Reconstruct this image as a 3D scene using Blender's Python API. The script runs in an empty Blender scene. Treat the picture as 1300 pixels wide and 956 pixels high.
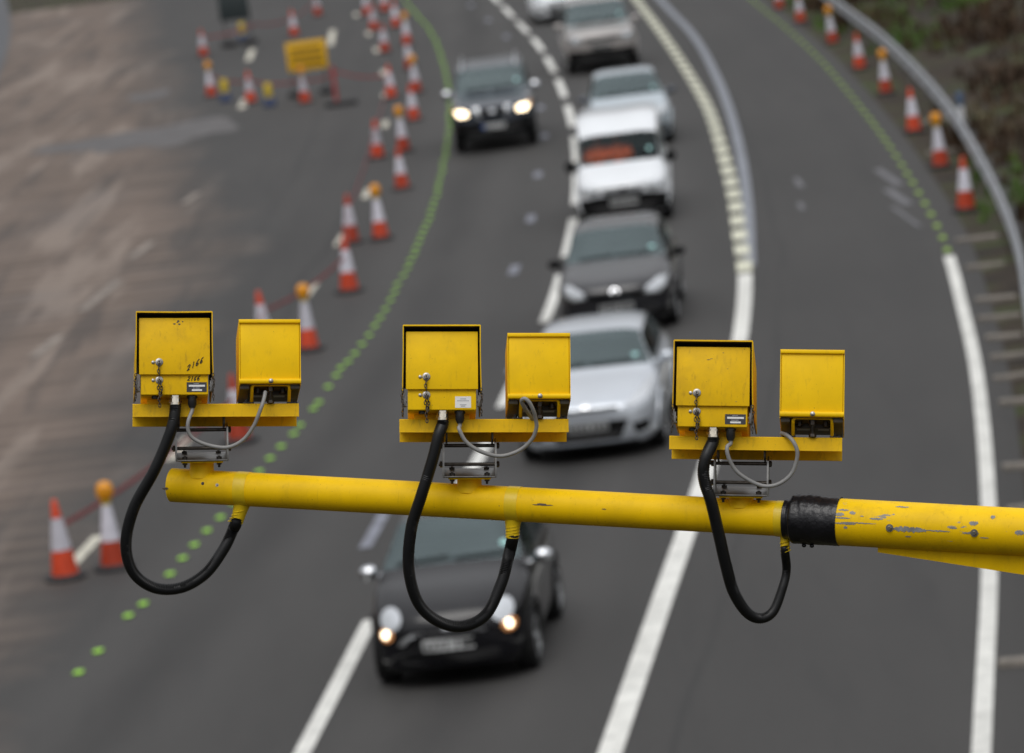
import bpy, bmesh, math, random
import numpy as np
from mathutils import Vector, Matrix
from mathutils.bvhtree import BVHTree
random.seed(7)
R_ = math.radians
scene = bpy.context.scene
COL = scene.collection

# ------------------------------------------------------------------ camera
CAM_H, F_PX, HOR, CY, CX = 9.25, 5600.0, -350.0, 478.0, 650.0
PITCH = math.atan((CY - HOR) / F_PX)
cam_d = bpy.data.cameras.new('camera'); cam = bpy.data.objects.new('camera', cam_d); COL.objects.link(cam)
cam.location = (0, 0, CAM_H); cam.rotation_euler = (math.pi/2 - PITCH, 0, 0)
cam_d.sensor_width = 36.0; cam_d.lens = 36.0 * F_PX / 1300.0
cam_d.clip_start = 0.1; cam_d.clip_end = 1200
cam_d.dof.use_dof = True; cam_d.dof.focus_distance = 11.15; cam_d.dof.aperture_fstop = 5.2
scene.camera = cam

# ------------------------------------------------------------------ sky, sun, exposure
SUN_EL, SUN_AZ = 58.0, 205.0          # azimuth clockwise from +Y: behind the camera, a little to its left
CLOUD = (8.0, 8.05, 8.25)
w = bpy.data.worlds.new("World"); scene.world = w; w.use_nodes = True
nt = w.node_tree; nt.nodes.clear()
sky = nt.nodes.new('ShaderNodeTexSky'); sky.sky_type = 'NISHITA'; sky.sun_disc = False
sky.sun_elevation = R_(SUN_EL); sky.sun_rotation = R_(SUN_AZ)
sky.air_density = 1.0; sky.dust_density = 3.0; sky.ozone_density = 1.0
hs = nt.nodes.new('ShaderNodeHueSaturation'); hs.inputs['Saturation'].default_value = 0.22
bg = nt.nodes.new('ShaderNodeBackground'); bg.inputs['Strength'].default_value = 0.13
out = nt.nodes.new('ShaderNodeOutputWorld')
# overcast: the clear sky is veiled by an even cloud deck, brighter towards the zenith than at the horizon
wtc = nt.nodes.new('ShaderNodeTexCoord'); wsx = nt.nodes.new('ShaderNodeSeparateXYZ'); nt.links.new(wtc.outputs['Generated'], wsx.inputs[0])
wcl = nt.nodes.new('ShaderNodeTexNoise'); wcl.inputs['Scale'].default_value = 2.2; wcl.inputs['Detail'].default_value = 5; nt.links.new(wtc.outputs['Generated'], wcl.inputs['Vector'])
wmr = nt.nodes.new('ShaderNodeMapRange'); wmr.inputs[1].default_value = 0.3; wmr.inputs[2].default_value = 0.7; wmr.inputs[3].default_value = 0.82; wmr.inputs[4].default_value = 1.16
nt.links.new(wcl.outputs['Fac'], wmr.inputs[0])
wve = nt.nodes.new('ShaderNodeMix'); wve.data_type = 'RGBA'; wve.inputs['Factor'].default_value = 0.7; wve.inputs['B'].default_value = (*CLOUD, 1)
nt.links.new(sky.outputs[0], hs.inputs['Color']); nt.links.new(hs.outputs[0], wve.inputs['A'])
wgr = nt.nodes.new('ShaderNodeMapRange'); wgr.inputs[1].default_value = 0.0; wgr.inputs[2].default_value = 1.0; wgr.inputs[3].default_value = 0.22; wgr.inputs[4].default_value = 1.45
nt.links.new(wsx.outputs['Z'], wgr.inputs[0])
wm1 = nt.nodes.new('ShaderNodeMath'); wm1.operation = 'MULTIPLY'; nt.links.new(wgr.outputs[0], wm1.inputs[0]); nt.links.new(wmr.outputs[0], wm1.inputs[1])
wsc = nt.nodes.new('ShaderNodeVectorMath'); wsc.operation = 'SCALE'; nt.links.new(wve.outputs['Result'], wsc.inputs[0]); nt.links.new(wm1.outputs[0], wsc.inputs['Scale'])
nt.links.new(wsc.outputs[0], bg.inputs['Color'])
nt.links.new(bg.outputs[0], out.inputs['Surface'])
sd = bpy.data.lights.new('sun', 'SUN'); sd.energy = 1.0; sd.angle = R_(35); sd.color = (1.0, 0.97, 0.93)
sun = bpy.data.objects.new('sun', sd); COL.objects.link(sun)
az, el = R_(SUN_AZ), R_(SUN_EL)
sdir = Vector((math.sin(az)*math.cos(el), math.cos(az)*math.cos(el), math.sin(el)))
sun.rotation_euler = sdir.to_track_quat('Z', 'Y').to_euler(); sun.location = (0, -20, 40)
vs = scene.view_settings
vs.view_transform = 'Standard'; vs.look = 'None'; vs.gamma = 1.0; vs.use_curve_mapping = False
vs.exposure = -0.12
scene.render.engine = 'CYCLES'

# ------------------------------------------------------------------ helpers
BANK = Matrix.Rotation(-math.radians(7.1), 4, 'Y')    # superelevated bend: the carriageway falls towards the left
BANK_I = BANK.inverted()
def G(px, py, z=0.0, bank=True):
    """point at height z above the banked road plane (or the level plane) seen in direction (px, py), in that plane's frame"""
    u, v = px - CX, py - CY
    c, s = math.cos(PITCH), math.sin(PITCH)
    d = Vector((u, F_PX*c - v*s, -F_PX*s - v*c)); o = Vector((0, 0, CAM_H))
    if bank: d = BANK_I.to_3x3() @ d; o = BANK_I @ o
    t = (z - o.z) / d.z
    return o + d*t

def at_depth(px, py, dep):
    u, v = px - CX, py - CY
    c, s = math.cos(PITCH), math.sin(PITCH)
    k = dep / F_PX
    return Vector((u*k, (F_PX*c - v*s)*k, CAM_H + (-F_PX*s - v*c)*k))

def thing(name, label, cat, loc=(0, 0, 0), rz=0.0, group=None):
    o = bpy.data.objects.new(name, None); COL.objects.link(o)
    o.empty_display_size = 0.2
    o.location = loc; o.rotation_euler = (0, 0, rz)
    o['label'] = label; o['category'] = cat
    if group: o['group'] = group
    return o

def tag(o, label, cat, group=None, kind=None):
    o['label'] = label; o['category'] = cat
    if group: o['group'] = group
    if kind: o['kind'] = kind
    return o

class MB:
    def __init__(s): s.v = []; s.f = []
    def add(s, vs, fs, M=None):
        n = len(s.v)
        for p in vs:
            p = Vector(p)
            s.v.append(tuple(M @ p) if M is not None else tuple(p))
        s.f += [tuple(i + n for i in f) for f in fs]
        return s
    def box(s, x0, x1, y0, y1, z0, z1, M=None, bev=0.0, seg=2):
        if bev <= 0:
            vs = [(x, y, z) for z in (z0, z1) for y in (y0, y1) for x in (x0, x1)]
            return s.add(vs, [(0, 2, 3, 1), (4, 5, 7, 6), (0, 1, 5, 4), (2, 6, 7, 3), (0, 4, 6, 2), (1, 3, 7, 5)], M)
        bm = bmesh.new(); bmesh.ops.create_cube(bm, size=1.0)
        for q in bm.verts:
            q.co = Vector(((x0+x1)/2 + q.co.x*(x1-x0), (y0+y1)/2 + q.co.y*(y1-y0), (z0+z1)/2 + q.co.z*(z1-z0)))
        bmesh.ops.bevel(bm, geom=list(bm.edges), offset=bev, segments=seg, profile=0.5, affect='EDGES')
        bm.verts.index_update()
        s.add([q.co.copy() for q in bm.verts], [[q.index for q in f.verts] for f in bm.faces], M); bm.free()
        return s
    def tube(s, pts, rad, seg=10, M=None, cap=True, closed=False):
        pts = [Vector(p) for p in pts]; n = len(pts)
        rads = rad if isinstance(rad, (list, tuple)) else [rad]*n
        vs, fs = [], []; nrm = None
        for i in range(n):
            if closed: t = pts[(i+1) % n] - pts[i-1]
            else: t = pts[min(i+1, n-1)] - pts[max(i-1, 0)]
            t = t.normalized() if t.length > 1e-12 else Vector((0, 0, 1))
            if nrm is None:
                a = Vector((0, 0, 1)) if abs(t.z) < 0.9 else Vector((1, 0, 0))
                nrm = (a - t*a.dot(t)).normalized()
            else:
                nrm = nrm - t*nrm.dot(t)
                nrm = nrm.normalized() if nrm.length > 1e-9 else t.orthogonal().normalized()
            b = t.cross(nrm)
            for k in range(seg):
                a = 2*math.pi*k/seg
                vs.append(pts[i] + (nrm*math.cos(a) + b*math.sin(a))*rads[i])
        m = n if closed else n-1
        for i in range(m):
            j = (i+1) % n
            for k in range(seg):
                l = (k+1) % seg
                fs.append((i*seg+k, i*seg+l, j*seg+l, j*seg+k))
        if cap and not closed:
            fs.append(tuple(range(seg-1, -1, -1))); fs.append(tuple(range((n-1)*seg, n*seg)))
        return s.add(vs, fs, M)
    def lathe(s, prof, seg=20, M=None, square=False):
        vs, fs = [], []
        for r, z in prof:
            for k in range(seg):
                a = 2*math.pi*k/seg
                vs.append((r*math.cos(a), r*math.sin(a), z))
        n = len(prof)
        for i in range(n-1):
            for k in range(seg):
                l = (k+1) % seg
                fs.append((i*seg+k, i*seg+l, (i+1)*seg+l, (i+1)*seg+k))
        fs.append(tuple(range(seg-1, -1, -1))); fs.append(tuple(range((n-1)*seg, n*seg)))
        return s.add(vs, fs, M)
    def prism(s, poly, d0, d1, M=None, axis='y'):
        n = len(poly)
        mk = {'y': lambda p, d: (p[0], d, p[1]), 'x': lambda p, d: (d, p[0], p[1]), 'z': lambda p, d: (p[0], p[1], d)}[axis]
        vs = [mk(p, d0) for p in poly] + [mk(p, d1) for p in poly]
        fs = [tuple(range(n-1, -1, -1)), tuple(range(n, 2*n))] + [(i, (i+1) % n, n+(i+1) % n, n+i) for i in range(n)]
        return s.add(vs, fs, M)
    def ball(s, c, r, seg=12, rings=8, M=None):
        if not isinstance(r, (list, tuple)): r = (r, r, r)
        vs, fs = [], []
        for i in range(rings+1):
            t = math.pi*i/rings
            for k in range(seg):
                a = 2*math.pi*k/seg
                vs.append((c[0]+r[0]*math.sin(t)*math.cos(a), c[1]+r[1]*math.sin(t)*math.sin(a), c[2]+r[2]*math.cos(t)))
        for i in range(rings):
            for k in range(seg):
                l = (k+1) % seg
                fs.append((i*seg+k, (i+1)*seg+k, (i+1)*seg+l, i*seg+l))
        return s.add(vs, fs, M)
    def build(s, name, mat, parent=None, smooth=40.0, loc=None):
        me = bpy.data.meshes.new(name); me.from_pydata(s.v, [], s.f)
        bm = bmesh.new(); bm.from_mesh(me)
        bmesh.ops.remove_doubles(bm, verts=bm.verts, dist=1e-5)
        bmesh.ops.recalc_face_normals(bm, faces=bm.faces)
        if smooth:
            for f in bm.faces: f.smooth = True
            lim = math.radians(smooth)
            for e in bm.edges:
                if len(e.link_faces) == 2 and e.calc_face_angle(0) > lim: e.smooth = False
        bm.to_mesh(me); bm.free()
        o = bpy.data.objects.new(name, me); COL.objects.link(o)
        if mat: me.materials.append(mat)
        if parent: o.parent = parent
        if loc is not None: o.location = loc
        return o

def copy_tree(o, parent=None):
    c = o.copy(); COL.objects.link(c)
    if parent: c.parent = parent
    for ch in list(o.children): copy_tree(ch, c)
    return c

def spline(pts, step=0.5, ext0=0.0, ext1=0.0):
    """smooth arc-length resampled 2-D curve through points, extended straight at both ends"""
    P = [np.array(p[:2], float) for p in pts]
    if ext0: d = P[0]-P[1]; P.insert(0, P[0] + d/np.linalg.norm(d)*ext0)
    if ext1: d = P[-1]-P[-2]; P.append(P[-1] + d/np.linalg.norm(d)*ext1)
    Q = [2*P[0]-P[1]] + P + [2*P[-1]-P[-2]]
    o = []
    for i in range(1, len(Q)-2):
        p0, p1, p2, p3 = Q[i-1:i+3]
        n = max(4, int(np.linalg.norm(p2-p1)/0.25))
        for k in range(n):
            t = k/n
            o.append(0.5*((2*p1) + (-p0+p2)*t + (2*p0-5*p1+4*p2-p3)*t*t + (-p0+3*p1-3*p2+p3)*t**3))
    o.append(P[-1]); o = np.array(o)
    for _ in range(30):
        o[1:-1] = 0.25*o[:-2] + 0.5*o[1:-1] + 0.25*o[2:]
    s = np.concatenate([[0], np.cumsum(np.hypot(*np.diff(o, axis=0).T))])
    ss = np.arange(0, s[-1], step)
    return np.stack([np.interp(ss, s, o[:, 0]), np.interp(ss, s, o[:, 1])], 1)

def curve_at(C, y):      # point and tangent (pointing away) of a curve where it passes depth y
    i = int(np.argmin(abs(C[:, 1]-y))); i = min(max(i, 2), len(C)-3)
    t = C[i+2]-C[i-2]; return C[i], t/np.linalg.norm(t)

def strip(mb, C, w, z, s0=None, s1=None, thick=0.0):
    s = np.concatenate([[0], np.cumsum(np.hypot(*np.diff(C, axis=0).T))])
    a = 0 if s0 is None else s0; b = s[-1] if s1 is None else min(s1, s[-1])
    if b - a < 0.05: return
    ss = np.linspace(a, b, max(2, int((b-a)/0.5)+1))
    x = np.interp(ss, s, C[:, 0]); y = np.interp(ss, s, C[:, 1])
    t = np.stack([np.gradient(x), np.gradient(y)], 1); t /= np.linalg.norm(t, axis=1)[:, None]
    vs, fs = [], []
    for i in range(len(ss)):
        n = (t[i][1], -t[i][0])
        vs += [(x[i]-n[0]*w/2, y[i]-n[1]*w/2, z), (x[i]+n[0]*w/2, y[i]+n[1]*w/2, z)]
        if i: fs.append((2*i-2, 2*i-1, 2*i+1, 2*i))
    mb.add(vs, fs)
    if thick:
        n = len(vs)
        vs2 = [(p[0], p[1], z-thick) for p in vs]
        sd = []
        for i in range(1, len(ss)):
            for o in (0, 1): sd.append((2*i-2+o, 2*i+o, n+2*i+o, n+2*i-2+o))
        sd += [(0, 1, n+1, n), (n-2, n-1, 2*n-1, 2*n-2)]
        mb.add(vs+vs2, sd)

# ------------------------------------------------------------------ materials
def mat(name, col, rough=0.5, metal=0.0, var=0.08, scale=8.0, coat=0.0, bump=0.0, bscale=80.0, emit=None, estr=0.0, spec=0.5):
    m = bpy.data.materials.new(name); m.use_nodes = True
    n = m.node_tree; b = n.nodes['Principled BSDF']
    tc = n.nodes.new('ShaderNodeTexCoord')
    nz = n.nodes.new('ShaderNodeTexNoise'); nz.inputs['Scale'].default_value = scale; nz.inputs['Detail'].default_value = 5
    n.links.new(tc.outputs['Object'], nz.inputs['Vector'])
    mr = n.nodes.new('ShaderNodeMapRange'); mr.inputs['From Min'].default_value = 0.3; mr.inputs['From Max'].default_value = 0.7
    mr.inputs['To Min'].default_value = 1-var; mr.inputs['To Max'].default_value = 1+var
    n.links.new(nz.outputs['Fac'], mr.inputs['Value'])
    mx = n.nodes.new('ShaderNodeVectorMath'); mx.operation = 'SCALE'; mx.inputs[0].default_value = col[:3]
    n.links.new(mr.outputs[0], mx.inputs['Scale'])
    n.links.new(mx.outputs[0], b.inputs['Base Color'])
    b.inputs['Roughness'].default_value = rough; b.inputs['Metallic'].default_value = metal
    b.inputs['Specular IOR Level'].default_value = spec
    if coat: b.inputs['Coat Weight'].default_value = coat; b.inputs['Coat Roughness'].default_value = 0.05
    if bump:
        n2 = n.nodes.new('ShaderNodeTexNoise'); n2.inputs['Scale'].default_value = bscale; n2.inputs['Detail'].default_value = 4
        n.links.new(tc.outputs['Object'], n2.inputs['Vector'])
        bp = n.nodes.new('ShaderNodeBump'); bp.inputs['Strength'].default_value = bump; bp.inputs['Distance'].default_value = 0.005
        n.links.new(n2.outputs['Fac'], bp.inputs['Height']); n.links.new(bp.outputs[0], b.inputs['Normal'])
    if emit:
        b.inputs['Emission Color'].default_value = (*emit, 1); b.inputs['Emission Strength'].default_value = estr
    return m

def yellow_paint(name, grime=0.35, chips=False, base=(0.92, 0.575, 0.002)):
    """weathered gloss paint: tonal mottling, grimy blotches, scratches, optional chips down to grey primer"""
    m = mat(name, base, rough=0.5, var=0.05, scale=14, bump=0.03, bscale=240, spec=0.18)
    n = m.node_tree; b = n.nodes['Principled BSDF']
    src = b.inputs['Base Color'].links[0].from_socket
    tc = n.nodes['Texture Coordinate']
    def noise(scale, det, stretch=None):
        q = n.nodes.new('ShaderNodeTexNoise'); q.inputs['Scale'].default_value = scale; q.inputs['Detail'].default_value = det
        q.inputs['Roughness'].default_value = 0.65
        if stretch:
            mp = n.nodes.new('ShaderNodeMapping'); mp.inputs['Scale'].default_value = stretch
            n.links.new(tc.outputs['Object'], mp.inputs['Vector']); n.links.new(mp.outputs[0], q.inputs['Vector'])
        else: n.links.new(tc.outputs['Object'], q.inputs['Vector'])
        return q
    def layer(src, fac_sock, lo, hi, col, amount):
        mr = n.nodes.new('ShaderNodeMapRange'); mr.inputs['From Min'].default_value = lo; mr.inputs['From Max'].default_value = hi
        mr.inputs['To Max'].default_value = amount
        n.links.new(fac_sock, mr.inputs['Value'])
        mx = n.nodes.new('ShaderNodeMix'); mx.data_type = 'RGBA'
        n.links.new(mr.outputs[0], mx.inputs['Factor']); n.links.new(src, mx.inputs['A']); mx.inputs['B'].default_value = (*col, 1)
        return mx.outputs['Result']
    s = layer(src, noise(9, 6).outputs['Fac'], 0.48, 0.75, (0.46, 0.27, 0.02), grime)
    s = layer(s, noise(26, 5, (1, 1, 0.25)).outputs['Fac'], 0.56, 0.74, (0.33, 0.2, 0.03), grime*0.8)
    s = layer(s, noise(70, 4, (1, 1, 0.07)).outputs['Fac'], 0.58, 0.72, (0.36, 0.21, 0.02), grime)
    s = layer(s, noise(160, 3).outputs['Fac'], 0.69, 0.73, (0.2, 0.13, 0.03), 0.75)
    if chips:
        s = layer(s, noise(26, 7, (0.5, 1, 1.6)).outputs['Fac'], 0.66, 0.675, (0.27, 0.27, 0.26), 0.95)
    n.links.new(s, b.inputs['Base Color'])
    return m

def glass_mat(name, tint=(0.35, 0.42, 0.42), refl=1.0):
    m = bpy.data.materials.new(name); m.use_nodes = True
    n = m.node_tree; n.nodes.clear()
    o = n.nodes.new('ShaderNodeOutputMaterial'); mx = n.nodes.new('ShaderNodeMixShader')
    tr = n.nodes.new('ShaderNodeBsdfTransparent'); tr.inputs['Color'].default_value = (*tint, 1)
    gl = n.nodes.new('ShaderNodeBsdfGlossy'); gl.inputs['Roughness'].default_value = 0.03
    nz = n.nodes.new('ShaderNodeTexNoise'); nz.inputs['Scale'].default_value = 3.0
    mr = n.nodes.new('ShaderNodeMapRange'); mr.inputs['To Min'].default_value = 0.9; mr.inputs['To Max'].default_value = 1.0
    n.links.new(nz.outputs['Fac'], mr.inputs['Value'])
    cc = n.nodes.new('ShaderNodeVectorMath'); cc.operation = 'SCALE'; cc.inputs[0].default_value = (0.80*refl, 0.98*refl, 1.0*refl)
    n.links.new(mr.outputs[0], cc.inputs['Scale']); n.links.new(cc.outputs[0], gl.inputs['Color'])
    fr = n.nodes.new('ShaderNodeFresnel'); fr.inputs['IOR'].default_value = 2.1
    n.links.new(fr.outputs[0], mx.inputs[0]); n.links.new(tr.outputs[0], mx.inputs[1]); n.links.new(gl.outputs[0], mx.inputs[2])
    n.links.new(mx.outputs[0], o.inputs['Surface'])
    return m

M = {}
M['yellow'] = yellow_paint('yellow_paint', 0.22)
M['yellow_worn'] = yellow_paint('yellow_worn', 0.45, base=(0.86, 0.52, 0.004))
M['yellow_tube'] = yellow_paint('yellow_tube', 0.22)
M['yellow_chip'] = yellow_paint('yellow_chip', 0.3, chips=True)
M['yellow_tape'] = mat('yellow_tape', (0.80, 0.56, 0.012), 0.35, var=0.06, scale=30, bump=0.1, bscale=60)
M['hood_shade'] = mat('hood_gap_shade', (0.02, 0.018, 0.012), 0.8)  # near-black that paints the shade inside the hood gap
M['hood_out'] = yellow_paint('hood_outer', 0.6, base=(0.55, 0.36, 0.03))
M['black_rub'] = mat('black_rubber', (0.012, 0.012, 0.013), 0.55, var=0.2, scale=20, bump=0.05)
M['conduit'] = mat('conduit_black', (0.0065, 0.007, 0.008), 0.45, spec=0.4, var=0.25, scale=16)
M['tape'] = mat('black_tape', (0.007, 0.007, 0.009), 0.32, var=0.3, scale=25, bump=0.5, bscale=55)
M['cable'] = mat('grey_cable', (0.25, 0.25, 0.245), 0.5, var=0.12, scale=20)
M['steel'] = mat('stainless', (0.36, 0.355, 0.34), 0.4, 1.0, var=0.2, scale=40)
M['steel_dk'] = mat('dull_steel', (0.08, 0.07, 0.06), 0.45, 0.9, var=0.35, scale=60)
M['brass'] = mat('nickel_gland', (0.72, 0.66, 0.55), 0.25, 1.0, var=0.15, scale=40)
M['ink'] = mat('ink', (0.02, 0.017, 0.012), 0.7)
M['scuff'] = mat('scuff', (0.11, 0.085, 0.06), 0.8)
M['label_dk'] = mat('label_dark', (0.018, 0.02, 0.028), 0.4)
M['label_wh'] = mat('label_white', (0.72, 0.72, 0.70), 0.5)
M['label_gr'] = mat('label_print', (0.3, 0.31, 0.33), 0.5)
M['under'] = mat('dark_underside', (0.055, 0.045, 0.03), 0.6, var=0.4, scale=30)
M['galv'] = mat('galvanised', (0.46, 0.48, 0.51), 0.42, 0.75, var=0.15, scale=3)
M['galv_dk'] = mat('galvanised_old', (0.2, 0.2, 0.2), 0.6, 0.5, var=0.2, scale=5)
def worn(m, amount=0.75):
    n = m.node_tree; b = n.nodes['Principled BSDF']; src = b.inputs['Base Color'].links[0].from_socket; tc = n.nodes['Texture Coordinate']
    for sc, lo, hi, am, col in ((9, .56, .70, amount, (.10, .10, .095)), (1.4, .45, .75, .45, (.30, .30, .28))):
        q = n.nodes.new('ShaderNodeTexNoise'); q.inputs['Scale'].default_value = sc; q.inputs['Detail'].default_value = 7; q.inputs['Roughness'].default_value = .7
        n.links.new(tc.outputs['Object'], q.inputs['Vector'])
        r = n.nodes.new('ShaderNodeMapRange'); r.inputs[1].default_value = lo; r.inputs[2].default_value = hi; r.inputs[4].default_value = am; n.links.new(q.outputs['Fac'], r.inputs[0])
        x = n.nodes.new('ShaderNodeMix'); x.data_type = 'RGBA'; n.links.new(r.outputs[0], x.inputs['Factor']); n.links.new(src, x.inputs['A']); x.inputs['B'].default_value = (*col, 1); src = x.outputs['Result']
    n.links.new(src, b.inputs['Base Color']); return m
M['white_line'] = mat('white_thermoplastic', (0.74, 0.74, 0.70), 0.6, var=0.12, scale=3, bump=0.2, bscale=60)
M['cream_line'] = mat('cream_thermoplastic', (0.66, 0.66, 0.52), 0.6, var=0.15, scale=3)
worn(M['white_line']); worn(M['cream_line'], .6)
M['old_line'] = mat('masked_line_grey', (0.20, 0.215, 0.245), 0.6, var=0.2, scale=2)
M['old_patch'] = mat('scrubbed_patch', (0.19, 0.20, 0.24), 0.6, var=0.3, scale=3)
M['old_white'] = mat('old_white_mark', (0.52, 0.50, 0.42), 0.7, var=0.3, scale=4)
M['stud'] = mat('lime_stud', (0.33, 0.70, 0.05), 0.45, var=0.1, scale=9)
M['stud_dull'] = mat('lime_stud_dusty', (0.22, 0.36, 0.05), 0.6, var=0.2, scale=9)
M['cone_red'] = mat('cone_orange_red', (0.55, 0.055, 0.016), 0.5, var=0.12, scale=6)
def per_object(m, amt):
    n = m.node_tree; b = n.nodes['Principled BSDF']; src = b.inputs['Base Color'].links[0].from_socket
    oi = n.nodes.new('ShaderNodeObjectInfo'); r = n.nodes.new('ShaderNodeMapRange'); r.inputs[3].default_value = 1-amt; r.inputs[4].default_value = 1+amt*.4
    n.links.new(oi.outputs['Random'], r.inputs[0]); v = n.nodes.new('ShaderNodeVectorMath'); v.operation = 'SCALE'
    n.links.new(src, v.inputs[0]); n.links.new(r.outputs[0], v.inputs['Scale']); n.links.new(v.outputs[0], b.inputs['Base Color'])
per_object(M['cone_red'], .35)
M['cone_white'] = mat('cone_reflective', (0.66, 0.65, 0.72), 0.4, var=0.1, scale=8)
per_object(M['cone_white'], .25)
M['amber'] = mat('amber_lens', (0.75, 0.30, 0.01), 0.25, var=0.1, scale=20)
M['rub_base'] = mat('recycled_rubber', (0.03, 0.03, 0.032), 0.8, var=0.3, scale=8)
M['blue_base'] = mat('blue_plastic', (0.03, 0.05, 0.12), 0.6)
M['yel_plastic'] = mat('yellow_plastic', (0.62, 0.45, 0.02), 0.5)
M['sign_yel'] = mat('sign_yellow', (0.78, 0.44, 0.008), 0.45, var=0.06)
M['sign_back'] = mat('sign_back', (0.025, 0.036, 0.038), 0.6)
M['redtape'] = mat('red_barrier_tape', (0.30, 0.05, 0.055), 0.5, var=0.2, scale=3)
M['concrete'] = mat('concrete', (0.21, 0.19, 0.165), 0.85, var=0.3, scale=5)
M['marker_blue'] = mat('marker_blue', (0.08, 0.13, 0.22), 0.5)
M['white_pl'] = mat('white_plastic', (0.55, 0.56, 0.58), 0.5)

# car materials
M['glass'] = glass_mat('car_glass')
M['glass_dark'] = glass_mat('car_glass_dark', (0.3, 0.33, 0.33), 0.55)
M['trim'] = mat('black_trim', (0.005, 0.005, 0.0055), 0.6, spec=0.2)
M['liner'] = mat('arch_liner', (0.006, 0.006, 0.006), 0.9)
M['tyre'] = mat('tyre', (0.014, 0.014, 0.015), 0.75)
M['alloy'] = mat('alloy', (0.6, 0.62, 0.64), 0.3, 0.9)
M['chrome'] = mat('chrome', (0.75, 0.77, 0.8), 0.12, 1.0)
M['plate'] = mat('plate_white', (0.42, 0.43, 0.43), 0.4)
M['plate_ink'] = mat('plate_black', (0.02, 0.02, 0.02), 0.5)
M['plate_blue'] = mat('plate_blue', (0.03, 0.10, 0.35), 0.4)
M['lamp'] = mat('lamp_clear', (0.62, 0.65, 0.68), 0.12, 0.55, coat=1.0)
M['lamp_lit'] = mat('lamp_lit', (0.9, 0.85, 0.75), 0.2, emit=(1.0, 0.80, 0.52), estr=4.5)
M['lamp_amb'] = mat('lamp_amber', (0.75, 0.33, 0.12), 0.2)
M['inter'] = mat('interior', (0.035, 0.035, 0.037), 0.8)
M['sticker'] = mat('tax_disc', (0.35, 0.62, 0.6), 0.6)
def paint(name, c, metal=0.0, rough=0.35): return mat('paint_'+name, c, rough, metal, var=0.03, scale=2, coat=1.0, spec=0.15)
M['p_black'] = paint('black', (0.004, 0.004, 0.006), 0.0, 0.25)
M['p_black'].node_tree.nodes['Principled BSDF'].inputs['Coat Weight'].default_value = 0.65
M['p_silver'] = paint('silver', (0.58, 0.62, 0.67), 0.5, 0.32)
M['p_silver2'] = paint('silver_blue', (0.50, 0.57, 0.62), 0.45, 0.35)
M['p_grey'] = paint('charcoal', (0.014, 0.0145, 0.018), 0.2, 0.3)
M['p_slate'] = paint('slate', (0.05, 0.06, 0.078), 0.4, 0.4)
M['p_white'] = paint('white', (0.78, 0.81, 0.84))
M['p_beige'] = paint('beige', (0.42, 0.395, 0.38), 0.4, 0.4)
M['skin'] = mat('skin', (0.45, 0.26, 0.18), 0.5)
M['hivis'] = mat('hivis_orange', (0.98, 0.19, 0.04), 0.7)
M['cloth'] = mat('dark_cloth', (0.03, 0.035, 0.05), 0.8)
M['hair'] = mat('hair', (0.03, 0.02, 0.015), 0.7)

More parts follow.
